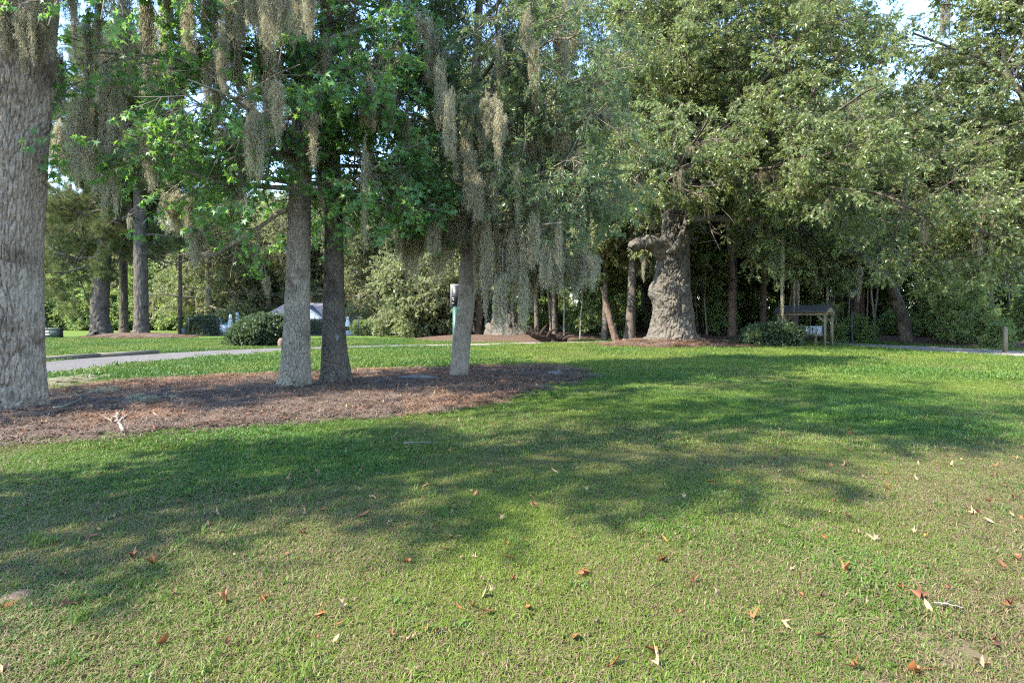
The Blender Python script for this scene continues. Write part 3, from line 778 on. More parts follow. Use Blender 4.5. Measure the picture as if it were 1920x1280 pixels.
for k in range(30):
    h = 3.7 + k * .33; a = -40 + k * 137.5; e = -8 + k * 1.7; rt = math.cos(math.radians(a))
    g.branch(path_at(tp, h), azel(a, e), (2.5 + 1.6 * max(rt, 0)) * (1 - .011 * k), .05)
for h, a, e, L in [(3.9, -12, -2, 4.0), (4.3, -35, 2, 3.8), (4.7, 8, 4, 4.2), (5.4, -20, 8, 4.4), (6.2, -5, 10, 4.6), (7, -28, 12, 4.6), (8, 5, 14, 4.5), (7.4, -60, 14, 3.5), (9, -15, 18, 4.4)]:
    g.branch(path_at(tp, h), azel(a, e), L, .055)
g.hang = [h for h in g.hang if h[0] > -.05 or h[2] > 5.4]
n_ = finish_tree(t_la, g, K_LANCE, 6, M['bark_laurel'], M['leaf_lance'], moss=120, moss_len=(.6, 1.5), moss_z=8); print('laurel', n_)

# great old oak
b = np.array([9.2, 33.0, 0.0]); mp = 33.0 / FPX
prof = [(662, 1203, 1314), (644, 1208, 1309), (632, 1215, 1303), (624, 1218, 1300), (602, 1224.5, 1297.7), (573, 1227, 1295.5), (551, 1226, 1293.5), (535, 1227, 1292), (514, 1231, 1290.7), (489, 1234, 1290), (469, 1236, 1291), (447, 1242, 1292), (418, 1244, 1289), (390, 1249, 1287), (362, 1251, 1286), (300, 1256, 1286), (220, 1258, 1284)]
t_oak = thing('oak_tree', 'huge old oak with burled grey trunk and broken stub limb on a straw mound', 'tree', b)
tp = [((( l + r) / 2 - 960) * mp - b[0], 0, EYE - (y - YH) * mp) for y, l, r in prof] + [(.8, .3, 15), (1.2, .2, 20)]
tr = [(r - l) / 2 * mp for y, l, r in prof] + [.3, .08]
def burls(rr, T, S):
    for th, s0, wt, ws, amp in [(math.pi * 1.06, 3.55, .5, .42, .34), (math.pi * 1.3, 2.9, .5, .5, .16), (math.pi * 1.5, 1.0, .35, .4, .18), (math.pi * 1.72, 1.3, .3, .5, .2), (math.pi * 1.25, .8, .4, .35, .2), (math.pi * 1.62, 3.6, .25, .5, .12), (math.pi * 1.35, 5.2, .4, .5, .25), (math.pi * 1.85, .4, .22, .7, .3), (math.pi * 1.12, .4, .25, .6, .35), (math.pi * 1.55, .3, .2, .5, .25)]:
        dt = np.angle(np.exp(1j * (T - th))); rr = rr + amp * np.exp(-(dt / wt)**2 - ((S - s0) / ws)**2)
    for th, s0, wt, ws, amp in [(math.pi * 1.55, 2.6, .08, .5, .22), (math.pi * 1.42, .75, .09, .16, .2), (math.pi * 1.78, .6, .1, .6, .2)]:
        dt = np.angle(np.exp(1j * (T - th))); rr = rr - amp * np.exp(-(dt / wt)**2 - ((S - s0) / ws)**2)
    low = np.exp(-S / 2.2)
    rr = rr + (.12 + .24 * low) * (fbm(4 * np.cos(T), 4 * np.sin(T), S * 1.8, 77) - .5) + (.08 + .16 * low) * (fbm(9 * np.cos(T), 9 * np.sin(T), S * 4, 78) - .5) + (.07 + .05 * low) * (fbm(24 * np.cos(T), 24 * np.sin(T), S * 6, 79) - .5)
    for th, w_, a_ in [(3.25, .2, .55), (3.75, .16, .4), (4.25, .17, .5), (4.75, .14, .35), (5.2, .17, .5), (5.75, .16, .55), (6.2, .2, .6)]:
        dt = np.angle(np.exp(1j * (T - th - .12 * S))); rr = rr + a_ * .62 * np.exp(-(dt / w_)**2) * np.exp(-S / .5)
    return rr
obj('trunk', trunk_mesh('trunk', tp, tr, 260, 420, M['bark_oak'], (.11, .5, .10), .0, .5, 6, .06, 15, burls), t_oak)
def limb_px(root, pxr, dd, name='limb', mat='bark_oak', n=40, nth=40, lump=.2, bark=(.1, .3, .03), seed=3, label=None):
    base = np.array(root.location)
    pts = [P(x, y, d_) - base for x, y, d_, r in pxr]; rad = [r for *_, r in pxr]
    me = trunk_mesh(name, pts, rad, nth, n, M[mat], bark, 0, 1, 5, lump, seed)
    o = obj(name, me, root)
    if label: o['label'] = label
    return o
limb_px(t_oak, [(1258, 482, 32.9, .55), (1240, 468, 32.5, .5), (1222, 456, 32.2, .42), (1205, 456, 32.1, .36), (1195, 459, 32.1, .37), (1187, 464, 32.1, .36), (1184, 467, 32.1, .22)], 33, label='broken hollow stub limb bending downward', lump=.4, bark=(.12, .25, .06))
limb_px(t_oak, [(1222, 458, 32.2, .2), (1216, 446, 32.1, .17), (1212, 440, 32.1, .05)], 33, nth=20, n=14)
limb_px(t_oak, [(1252, 474, 32.0, .14), (1264, 466, 31.75, .2), (1274, 452, 31.7, .18), (1281, 432, 31.8, .15), (1286, 414, 32, .13), (1290, 380, 32.2, .1)], 33, nth=24, n=40, lump=.15)
limb_px(t_oak, [(1280, 414, 32.8, .22), (1310, 410, 31.5, .2), (1345, 409, 30.5, .18), (1390, 412, 29.5, .13), (1450, 404, 28.5, .08), (1520, 390, 27.5, .03)], 33, nth=20, n=40, lump=.12)
limb_px(t_oak, [(1272, 380, 33, .3), (1300, 372, 31, .28), (1330, 352, 29, .26), (1375, 338, 27.5, .24), (1430, 332, 26.5, .18), (1500, 335, 26, .1), (1570, 320, 25.5, .03)], 33, nth=20, n=40, lump=.12)
g = Grow(51, n=(11, 8), ratio=(.38, .40), ang=(58, 52), trop=(-.005, -.01, -.05), wig=.15, step=.8, sp=.33, leaf_lvl=1, spscale=(.9, 1.5), droop=.35, flat=.9, keep=lambda p: (p[:, 2] > 4.0 + .8 * np.sin(p[:, 0] * .9) - .3 * sstep(3, 9, p[:, 0]) + 2.6 * sstep(1.5, -2.5, p[:, 0])) & ~((np.abs(p[:, 0] + .75) < 2.3) & (p[:, 2] < 7.3) & (p[:, 1] < 1.2)))
for k in range(30):
    h = 9.0 + k * .40; a = 250 + k * 137.5; e = 2 + k * 2.0
    fr = max(0, -math.sin(math.radians(a))); rt = max(0, math.cos(math.radians(a)))
    g.branch(path_at(tp, h), azel(a, e), (8.0 + 3.0 * fr + 3 * rt) * (1 - .015 * k), .14)
for h, a, e, L in [(8.8, -70, 2, 12), (9.0, -40, 0, 14), (9.2, -95, 6, 11), (8.9, -15, 0, 13), (9.4, -55, 8, 14), (10.2, -80, 10, 13), (11, -30, 10, 14), (11.6, -115, 10, 11), (12.4, -60, 16, 14), (13.4, -90, 18, 13), (14, -35, 20, 13), (9.6, -130, 8, 9)]:
    g.branch(path_at(tp, h), azel(a, e), L, .15)
n_ = finish_tree(t_oak, g, K_OAK, 6, M['bark_wood'], M['leaf_oak'], moss=36, moss_len=(.6, 1.8), moss_z=9); print('oak', n_)

# ------------------------------------------------------------------ other single trees
def single_tree(name, label, base, pxr, bark, kitc, nvar, mat, limbs, seed, grow, group=None, nth=40, n=90, barkp=(.09, .3, .02), flare=.25, fl_h=.5, moss=0, moss_len=(.6, 1.6), top=None, cat='tree', lump=.08):
    b = np.array([*base, 0.0]); root = thing(name, label, cat, b, group=group)
    zg = -.2
    pts = [np.array([0, 0, zg])] + [P(x, y, d) - b for x, y, d, r in pxr]; rad = [pxr[0][3]] + [r for *_, r in pxr]
    if top: pts.append(np.array(top[:3])); rad.append(top[3])
    obj('trunk', trunk_mesh('trunk', pts, rad, nth, n, M[bark], barkp, flare, fl_h, 5, lump, seed), root)
    g = Grow(seed, **grow)
    for h, a, e, L, r in limbs:
        i = np.interp(h, [p[2] for p in pts], np.arange(len(pts))) if pts[-1][2] > h else len(pts) - 1
        q = pts[int(i)] * (1 - i % 1) + pts[min(int(i) + 1, len(pts) - 1)] * (i % 1)
        g.branch(q, azel(a, e), L, r)
    if limbs: finish_tree(root, g, kitc, nvar, M[bark], mat, moss=moss, moss_len=moss_len)
    return root
def spiral(n, h0, dh, a0, L, r, e0=0, de=1.5, fall=.01, rnd=0):
    rng = np.random.default_rng(n + int(h0 * 10)); return [(h0 + k * dh, a0 + k * 137.5 + rng.normal(0, 20), e0 + de * k, L * (1 - fall * k) * rng.uniform(.8, 1.2), r) for k in range(n)]
LG = dict(n=(8, 5), ratio=(.42, .42), leaf_lvl=1, ang=(55, 52), trop=(0, -.01, -.04), step=.8, sp=.5, spscale=(1.0, 1.5), droop=.3, flat=.8)

# double-stemmed oak behind the slender tree, with straw mound and buttress roots
bq = ((945 - 960) / FPX * 44, 44.0)
t_b = single_tree('oak_tree', 'wide fluted oak trunk with ferns and rusty bark behind the moss curtains', bq, [(950, 632, 44, 1.3), (948, 615, 44, 1.05), (947, 590, 44, .85), (946, 550, 44, .75), (948, 500, 44, .68), (950, 420, 44, .7), (955, 330, 44, .5)], 'bark_oak', K_BG, 6, M['leaf_bg'],
    spiral(22, 7, .5, 10, 8.5, .16, 2, 2), 61, LG, nth=72, n=120, barkp=(.16, .9, .09), flare=.35, fl_h=.9, moss=16, moss_len=(1.0, 2.2), lump=.22, top=(.6, .2, 18, .1))
# leaning tree by the right-hand path
bq = ((1706 - 960) / FPX * 35, 35.0)
lean = single_tree('leaning_oak_tree', 'dark leaning trunk that forks low above the right-hand path', bq, [(1700, 636, 35, .36), (1694, 600, 35, .33), (1680, 560, 34.8, .32), (1664, 525, 34.5, .3), (1642, 505, 34, .33), (1600, 478, 33, .26), (1555, 462, 32, .2)], 'bark_wood', K_OAK, 6, M['leaf_oak'],
    [(3.7, 150, 30, 5, .12), (4.2, 120, 40, 6, .12), (4.5, 200, 25, 5, .1), (5, 260, 30, 5, .1), (5.2, 170, 10, 5, .1), (5.5, 230, 20, 5, .08), (5.8, 160, 35, 5, .08)], 62, dict(LG, sp=.45, keep=lambda p: p[:, 2] > 3.7), nth=48, n=80, moss=12, moss_len=(.5, 1.4))
limb_px(lean, [(1674, 540, 34.7, .34), (1690, 510, 34.6, .28), (1694, 470, 34.6, .24), (1692, 400, 34.6, .18), (1700, 330, 34.6, .08)], 33, mat='bark_wood', nth=24, n=40, lump=.08)
# straight trunk and broken leaning snag left of the great oak
single_tree('woodland_tree', 'straight mottled trunk just left of the great burled oak', ((1182 - 960) / FPX * 37, 37.0), [(1181, 636, 37, .36), (1183, 580, 37, .29), (1186, 500, 37, .25), (1186, 420, 37, .2), (1186, 320, 37, .15)], 'bark_wood', K_BG, 6, M['leaf_bg'], spiral(12, 6, .55, 40, 4.2, .08, 8, 2), 63, LG, nth=32, barkp=(.06, .1, .01), top=(.4, .3, 15, .05))
sn = thing('tree_snag', 'leaning broken red-brown snag between two trunks by the path', 'tree snag', (*G(1156, 640.5), 0))
limb_px(sn, [(1158, 644, 36, .26), (1152, 628, 36, .22), (1144, 600, 36, .19), (1134, 560, 36, .15), (1127, 538, 36, .06)], 36, name='trunk', mat='bark_red', nth=24, n=50, lump=.12)
# the three low leaning oaks far behind the fence end
for i, pxr in enumerate([[(778, 634, 47, .6), (780, 615, 47, .45), (786, 590, 47, .38), (800, 560, 47, .3), (820, 530, 46, .22)], [(818, 634, 47.5, .62), (808, 612, 47.5, .42), (806, 585, 47.5, .36), (800, 545, 47.5, .28), (790, 500, 47, .2)], [(852, 632, 48, .6), (844, 612, 48, .45), (838, 595, 48, .4), (825, 570, 48, .3), (805, 550, 48, .2)]]):
    single_tree('low_oak_tree', ['low oak with twin root toes nearest the fallen pale log', 'low oak curving up from a swept-back base between two others', 'low oak leaning toward the pool, partly behind the slender trunk'][i], ((pxr[0][0] - 960) / FPX * pxr[0][2], pxr[0][2]), pxr, 'bark_wood', K_BG, 6, M['leaf_bg'], spiral(11, 1.9, .28, 60 * i, 4.2, .1, 0, 3), 70 + i, LG, moss=40, moss_len=(.8, 2.2), group='low oaks beyond the bed')
# far-left trunks
LP = dict(n=(9, 5), ratio=(.36, .4), ang=(60, 50), trop=(-.01, .01, .02), step=.9, sp=.5, spscale=(1.0, 1.6), droop=.1, flat=.6, keep=lambda p: ~((np.abs(p[:, 0] - .06 * p[:, 2]) < 1.7) & (p[:, 1] < .6) & (p[:, 2] < 13)) & ~((p[:, 0] > 0) & (p[:, 2] < 8)))
single_tree('pine_tree', 'stout leaning pine with drooping boughs beyond the road', ((190 - 960) / FPX * 49, 49.0), [(190, 632, 49, 0.74), (188, 610, 49, 0.67), (187, 570, 49, 0.65), (194, 500, 49, 0.53), (200, 420, 49, 0.46), (208, 330, 49, 0.41), (216, 200, 49, 0.31)], 'bark_pine', K_PINE, 5, M['leaf_pine'], spiral(28, 9.5, .5, 170, 7.0, .11, -10, 1.4, .008) + [(7, 185, -8, 9, .14), (9, 175, 0, 9, .14), (8, 20, 0, 7, .12), (6.5, 200, -14, 8, .1), (10, 190, 2, 9, .12)], 81, LP, barkp=(.2, .45, .07), flare=.35, fl_h=.7, moss=22, moss_len=(1, 2.5), top=(1.4, .5, 26, .12), nth=56, n=120)
single_tree('pine_tree', 'thick straight pine on an oval straw bed beyond the road', ((266 - 960) / FPX * 47, 47.0), [(266, 634, 47, 0.63), (265, 600, 47, 0.52), (264, 500, 47, 0.49), (262, 380, 47, 0.43), (260, 200, 47, 0.33)], 'bark_pine', K_PINE, 5, M['leaf_pine'], spiral(26, 8.5, .55, 10, 6, .1, -8, 1.6), 82, LP, barkp=(.2, .45, .07), flare=.25, top=(-.2, .3, 26, .1), nth=56, n=120, moss=26, moss_len=(1, 2.4))
single_tree('pine_tree', 'thinner dark pine standing between two stouter pines', ((233 - 960) / FPX * 57, 57.0), [(233, 624, 57, 0.44), (232, 590, 57, 0.37), (231, 450, 57, 0.33), (232, 250, 57, 0.26)], 'bark_wood', K_PINE, 5, M['leaf_pine'], spiral(22, 10, .6, 70, 6, .1, -6, 1.6), 83, LP, barkp=(.2, .45, .07), top=(-.2, .3, 27, .1), moss=16, moss_len=(1, 2.4))
# off the left edge and off the right edge: trees whose boughs and shade reach the picture
single_tree('sweetgum_tree', 'tall sweetgum left of the lawn whose crown shades the grass', (-10.2, .3), [(960 - 10.2 / .3 * FPX, 598, .3, .4), (960 - 10.2 / .3 * FPX, -20000, .3, .33)], 'bark_gum', K_GUM, 6, M['leaf_gum'], spiral(34, 6.0, .42, 0, 2.1, .06, 10, 1.0, -.03), 91, dict(n=(7, 4), ratio=(.45, .42), trop=(0, -.01, -.03), sp=.42, droop=.3), top=(.2, .1, 21, .05))
single_tree('sweetgum_tree', 'tall sweetgum beyond the massive trunk shading the bed', (-14.6, 5.6), [(960 - 14.6 / 5.6 * FPX, 598, 5.6, .4), (960 - 14.6 / 5.6 * FPX, -400, 5.6, .33)], 'bark_gum', K_GUM, 6, M['leaf_gum'], spiral(20, 6.3, .4, 0, 3.0, .09, 4, 2), 93, dict(n=(7, 4), ratio=(.45, .42), trop=(0, -.01, -.03), sp=.5, droop=.3), top=(.2, .1, 14.5, .05))
single_tree('oak_tree', 'spreading oak at the right-hand edge reaching boughs over the path', (27.0, 25.5), [(960 + 27 / 25.5 * FPX, 600, 25.5, .6), (960 + 27 / 25.5 * FPX, 400, 25.5, .5), (960 + 26.6 / 25.5 * FPX, 250, 25.5, .45)], 'bark_wood', K_OAK, 6, M['leaf_oak'], [(5, 178, 8, 9, .2), (6, 195, 16, 10, .22), (6.5, 165, 12, 9, .2), (7.2, 210, 18, 9, .2), (8, 180, 22, 10, .2), (8.8, 150, 24, 9, .18), (9.6, 200, 28, 10, .18), (10.4, 175, 32, 9, .16), (11, 230, 30, 9, .16), (12, 190, 40, 9, .14), (12.6, 160, 45, 8, .14), (13.4, 215, 48, 8, .12)], 92, dict(LG, n=(10, 7), sp=.40), moss=30, moss_len=(.8, 2.2), top=(-.5, .2, 16, .15))

# ------------------------------------------------------------------ woodland: prototypes, then copies
def proto(name, label, cat, H, r0, limbs, seed, kitc, nvar, mat, bark, grow, group, lean=.0, moss=0, moss_len=(.8, 2)):
    rng = np.random.default_rng(seed); root = thing(name, label, cat, (0, 0, 0), group=group)
    zz = np.linspace(-.4, H, 8); k = len(zz); w = rng.normal(0, .012 * H, (k, 2)).cumsum(0) * np.linspace(0, 1, k)[:, None]
    pts = np.column_stack([w[:, 0] + lean * zz, w[:, 1], zz]); rad = r0 * np.interp(zz, [-1, .3, H * .5, H], [1.35, 1.05, .72, .1])
    obj('trunk', trunk_mesh('trunk', pts, rad, 14, 40, M[bark], None, .2, .4, 5, .1, seed), root)
    g = Grow(seed, **grow)
    for h, a, e, L, r in limbs: g.branch(path_at(pts, h), azel(a, e), L, r)
    finish_tree(root, g, kitc, nvar, M[bark], mat, limbs_joined=True, moss=moss, moss_len=moss_len)
    return root
BGW = 'trees of the wood behind the path'
LB = dict(n=(7, 4), ratio=(.42, .45), ang=(55, 52), trop=(0, 0, -.03), step=1.1, sp=.85, spscale=(1.1, 1.7), droop=.25, flat=.9)
pA = proto('woodland_oak', 'broad oak standing well back in the trees', 'tree', 21, .36, spiral(22, 6, .62, 0, 5.6, .12, 4, 2), 201, K_BG, 6, M['leaf_bg'], 'bark_wood', LB, BGW, moss=10)
pB = proto('slim_woodland_tree', 'tall slim woodland tree with a high narrow crown', 'tree', 22, .24, spiral(20, 8, .66, 30, 4.2, .08, 8, 2), 202, K_BG, 6, M['leaf_bg'], 'bark_wood', dict(LB, sp=1.35), BGW, lean=.02)
pB2 = proto('slim_woodland_tree', 'tall slim woodland tree with reddish bark', 'tree', 22, .28, spiral(20, 9, .6, 70, 4.2, .08, 8, 2), 212, K_BG, 6, M['leaf_bg'], 'bark_red', dict(LB, sp=1.35), BGW, lean=-.03)
pC = proto('mossy_oak', 'grey-green spreading oak hung with moss', 'tree', 14, .5, spiral(20, 2.6, .5, 0, 6.5, .16, 0, 2.4), 203, K_BG, 6, M['leaf_bg'], 'bark_laurel', dict(LB, droop=.4), 'mossy oaks behind the pool', moss=90, moss_len=(1.2, 3.5))
pD = proto('understory_tree', 'thin leafy sapling in the shade of the wood', 'tree', 6.5, .06, spiral(16, .7, .36, 0, 2.0, .025, 10, 2), 204, K_SHRUB, 6, M['leaf_shrub'], 'bark_wood', dict(n=(6, 3), ratio=(.45, .45), trop=(.02, 0, 0), step=.5, sp=.36, spscale=(1.2, 2.0), droop=.1, flat=.5), 'saplings of the wood', lean=.03)
pD2 = proto('understory_tree', 'twiggy yellow-green sapling at the edge of the wood', 'tree', 5.0, .05, spiral(14, .5, .3, 60, 1.8, .025, 10, 2), 205, K_SHRUB, 6, M['leaf_shrub'], 'bark_wood', dict(n=(6, 3), ratio=(.45, .45), trop=(.02, 0, 0), step=.5, sp=.32, spscale=(1.0, 1.7), droop=.05, flat=.5), 'saplings of the wood', lean=-.05)
pF = proto('shrub', 'low rounded shrub on the floor of the wood', 'shrub', 1.3, .03, spiral(16, .1, .07, 0, 1.15, .02, 5, 4), 206, K_SHRUB, 6, M['leaf_shrub'], 'bark_wood', dict(n=(5, 3), ratio=(.5, .5), trop=(.03, .02, 0), step=.4, sp=.2, spscale=(.8, 1.3), droop=.0, flat=.8), 'low shrubs of the wood')
pT = proto('sapling', 'thin bare woodland stem with a small high top', 'tree', 9, .075, spiral(9, 5.2, .4, 20, 1.8, .025, 15, 3), 220, K_SHRUB, 6, M['leaf_shrub'], 'bark_laurel', dict(n=(5, 3), ratio=(.45, .45), trop=(.02, 0, 0), step=.5, sp=.5, spscale=(1.2, 2.0), droop=.1, flat=.5), 'thin stems of the wood', lean=.02)
rw = np.random.default_rng(99); taken = []
def place_many(protos, n, xr, yr, sc=(.85, 1.2), mind=2.0, ok=None, zf=None):
    out = 0; tries = 0
    while out < n and tries < n * 60:
        tries += 1; x, y = rw.uniform(*xr), rw.uniform(*yr)
        if abs(x) > .95 * y + 4 or (ok and not ok(x, y)): continue
        if any((x - a)**2 + (y - b_)**2 < mind * mind for a, b_ in taken): continue
        taken.append((x, y)); p = protos[out % len(protos)]; s = rw.uniform(*sc)
        if p not in used_first: used_first.append(p); p.location = (x, y, 0); p.rotation_euler = (0, 0, rw.uniform(0, 6.28)); p.scale = (s, s, s); where(p)
        else: where(dup(p, (x, y, 0), rw.uniform(0, 6.28), s))
        out += 1
used_first = []
MARKS = [(95, 'the green utility cabinet'), (190, 'the stout leaning pine'), (266, 'the pine on the straw bed'), (338, 'the dark pole'), (432, 'the closed umbrellas'), (545, 'the pool house'), (690, 'the fence corner hedge'), (790, 'the low leaning oaks'), (945, 'the fluted oak'), (1030, 'the rotten log'), (1155, 'the leaning snag'), (1255, 'the great burled oak'), (1460, 'the dark bush'), (1520, 'the mailbox shelter'), (1598, 'the lamp post'), (1700, 'the leaning oak'), (1885, 'the wooden post')]
def where(o):
    px = 960 + o.location.x / o.location.y * FPX
    m = min(MARKS, key=lambda q: abs(q[0] - px))
    o['label'] = o['label'].split(' | ')[0].rsplit(' behind ', 1)[0] + ' behind ' + m[1]
forest_ok = lambda x, y: inpoly(np.array([x]), np.array([y]), FOREST)[0]
place_many([pA, pB, pB2, pB, pB, pB2], 36, (-8, 75), (52, 90), mind=3.8, ok=forest_ok)
place_many([pB, pB2], 26, (-4, 38), (39.5, 50), mind=1.8, ok=forest_ok, sc=(.6, 1.0))
place_many([pD, pD2, pD2], 66, (-6, 60), (41.5, 70), (.7, 1.25), 1.5, ok=lambda x, y: forest_ok(x, y) and not (15 < x < 20.5 and y < 42) and not (-5 < x < 2.2 and y < 50))
place_many([pT], 64, (-5, 42), (39.5, 54), (.7, 1.3), .8, ok=lambda x, y: forest_ok(x, y) and not (-3.5 < x < 1.6 and y < 49))
place_many([pF, pD2], 26, (21, 34), (31, 39), (.45, .8), .9, ok=forest_ok)
place_many([pF], 40, (-8, 52), (28, 62), (.6, 1.3), 1.2, ok=lambda x, y: forest_ok(x, y) and abs(x - (PC[:, 0] @ np.exp(-((PC[:, 1] - y) / 2)**2)) / (np.exp(-((PC[:, 1] - y) / 2)**2).sum() + 1e-9)) > 1.5 and not (14.5 < x < 21 and y < 40) and not (-7 < x < 2.5 and y < 52))
place_many([pC], 13, (-38, -4), (68, 84), (.85, 1.25), 5.0)
place_many([pA, pA, pB], 18, (-85, -6), (78, 105), (.8, 1.1), 4.0)
place_many([pF], 46, (-72, -30), (74, 80), (1.6, 2.8), 1.6)
place_many([pD], 22, (-72, -30), (74, 82), (.9, 1.3), 1.6)
# what lies beyond reads as one mass
n = 9000; th = rw.uniform(math.radians(38), math.radians(142), n); rr = rw.uniform(108, 135, n)
zz = rw.uniform(0, 1, n)**.9 * (17 + 8 * fbm(th * 20, rr * .05, 0, 4))
X = rw.normal(0, 1, (n, 3)); X /= np.linalg.norm(X, axis=1)[:, None]; Y = np.cross(rw.normal(0, 1, (n, 3)), X); Y /= np.linalg.norm(Y, axis=1)[:, None]; Z = np.cross(X, Y)
scatter('distant_woodland', np.column_stack([rr * np.cos(th), rr * np.sin(th), zz]), mat_to_euler(X, Y, Z), rw.uniform(2.4, 3.8, n), rw.integers(0, 6, n), K_BG, M['leaf_bg'], label='dense far woodland closing the view behind every tree', category='woodland')

# ------------------------------------------------------------------ grass and litter (nobody could count it)
rg = np.random.default_rng(5)
def hidden(x, y):
    j = .25 * (fbm(x * 2, y * 2, 0, 31) - .5)
    m = inpoly(x + j, y + j, ROADP) | inpoly(x + j, y + j, PATHP) | inpoly(x, y, FOREST) | inpoly(x, y, MOUND2) | inpoly(x, y, MOUND3)
    k = 2.0 * (fbm(x * 1.1, y * 1.1, 0, 33) - .5) + rg.normal(0, .22, len(x))
    m |= inpoly(x + k * .5, y + k * .6, BED) | inpoly(x + k * .6, y + k * .6, MOUND)
    for (cx, cy, r) in [(-8.22, 9.25, .6), (-10.2, .3, .5)]: m |= (x - cx)**2 + (y - cy)**2 < r * r
    return m
def grass(name, n, y0, y1, kitc, nvar, sc, label):
    u = rg.random(n * 2); y = np.sqrt(y0 * y0 + u * (y1 * y1 - y0 * y0)); x = rg.uniform(-1, 1, n * 2) * (.93 * y + 2.0)
    bare = fbm(x * .55, y * .55, 0, 21) * .55 + fbm(x * 2.6, y * 2.6, 0, 22) * .45
    thin = sstep(-.5, 1.5, -(y - (8.6 - .0 * x)) ) * sstep(-.5, -3, x) * sstep(5.0, 6.5, y)    # worn ground beside the bed
    k = (rg.random(len(x)) < sstep(.24, .38, bare - .10 * thin) * .68 + .32) & ~hidden(x, y)
    x, y, bare = x[k][:n], y[k][:n], bare[k][:n]; m = len(x)
    dry = np.clip(.36 - .30 * sstep(4.5, 9, y) + .9 * (fbm(x * .8, y * .8, 3, 24) - .5) + .25 * sstep(-2, 3, x) * sstep(9, 4, y), .04, .75)
    lush = sstep(.48, .74, fbm(x * .5, y * .5, 9, 26) + .15 * sstep(0, -3, x) - .10 * sstep(-1, 2, x) * sstep(8, 5, y))
    hue = np.clip(.45 + 1.6 * (fbm(x * .4, y * .4, 1, 25) - .5) - .45 * lush + .25 * sstep(12, 20, y), 0, 1)
    s = rg.uniform(*sc, m) * (1 + .6 * lush); sz = s * rg.uniform(.7, 1.25, m)
    scatter(name, np.column_stack([x, y, np.zeros(m)]), np.column_stack([rg.normal(0, .12, m), rg.normal(0, .12, m), rg.uniform(0, 6.28, m)]), np.column_stack([s, s, sz]), rg.integers(0, nvar, m), kitc, M['grass'], extra=dict(tint=dry * (1 - .6 * lush), hue=hue), label=label, category='grass')
grass('lawn_grass', 60000, 1.4, 6.6, K_G1, 8, (.7, 1.25), 'short patchy turf blades mixed with straw in the foreground lawn')
n = 9000; y = np.sqrt(rg.uniform(2.0**2, 12**2, n)); x = rg.uniform(-1, 1, n) * (.93 * y + 2.0)
cl = fbm(x * 1.6, y * 1.6, 0, 51) * .5 + fbm(x * 5, y * 5, 0, 52) * .5 + .10 * sstep(.5, -3, x) - .05 * sstep(0, 3, x)
kk = (rg.random(n) < sstep(.50, .66, cl)) & ~hidden(x, y); x, y = x[kk], y[kk]; m = len(x); s_ = rg.uniform(.55, 1.15, m)
scatter('coarse_grass', np.column_stack([x, y, np.zeros(m)]), np.column_stack([rg.normal(0, .15, m), rg.normal(0, .15, m), rg.uniform(0, 6.28, m)]), np.column_stack([s_, s_, s_ * rg.uniform(.7, 1.1, m)]), rg.integers(0, 6, m), K_G4, M['grass'], extra=dict(tint=np.full(m, .06), hue=rg.uniform(0, .7, m)), label='coarse longer grass clumps standing out of the short turf', category='grass')
grass('lawn_grass', 30000, 6.4, 14.5, K_G2, 6, (.75, 1.2), 'short green turf across the middle of the lawn')
grass('lawn_grass', 43000, 14, 42, K_G3, 6, (.8, 1.2), 'sunlit turf running up to the road and path')
def scatter_in(poly, n, seed):
    r = np.random.default_rng(seed); p = np.asarray(poly); lo, hi = p.min(0), p.max(0); q = r.uniform(lo, hi, (n * 4, 2)); q = q[inpoly(q[:, 0], q[:, 1], p)][:n]; return q
q = scatter_in((BED - np.array([-4.3, 12])) * 1.06 + np.array([-4.3, 12]), 10500, 1); q = q[np.abs(q[:, 0]) < .95 * q[:, 1] + 1]; m = len(q)
typ = np.where(rg.random(m) < .30, rg.integers(7, 10, m), np.where(fbm(q[:, 0] * .7, q[:, 1] * .7, 0, 41) > .52, rg.integers(4, 7, m), rg.integers(0, 4, m)))
scatter('mulch_litter', np.column_stack([q, np.where(inpoly(q[:, 0], q[:, 1], BED), .045, .015) + .03 * fbm(q[:, 0] * 2.2, q[:, 1] * 2.2, 0, 0)]), np.column_stack([rg.normal(0, .1, m), rg.normal(0, .1, m), rg.uniform(0, 6.28, m)]), rg.uniform(.8, 1.5, m), typ, K_MULCH, M['straw'], label='brown pine straw and dark spiky seed balls over the mulch bed', category='mulch')
q = scatter_in(MOUND, 1500, 2); m = len(q); rr_ = np.hypot((q[:, 0] - 9.2) / 4.2, (q[:, 1] - 32.6) / 3.4)
scatter('mound_straw', np.column_stack([q, .02 + .26 * sstep(1, .4, rr_)]), np.column_stack([rg.normal(0, .1, m), rg.normal(0, .1, m), rg.uniform(0, 6.28, m)]), rg.uniform(1.5, 2.6, m), rg.integers(4, 7, m), K_MULCH, M['straw_red'], label='rusty pine straw heaped round the foot of the great oak', category='pine straw')
q = scatter_in(MOUND3, 500, 3); m = len(q)
scatter('mound_straw', np.column_stack([q, np.full(m, .28) * sstep(1.05, .3, np.hypot((q[:, 0] + 30.5) / 4.6, (q[:, 1] - 46.5) / 2.6))]), np.column_stack([np.zeros(m), np.zeros(m), rg.uniform(0, 6.28, m)]), rg.uniform(2, 3, m), rg.integers(4, 7, m), K_MULCH, M['straw_red'], label='oval bed of rusty straw under the thick straight pine', category='pine straw')

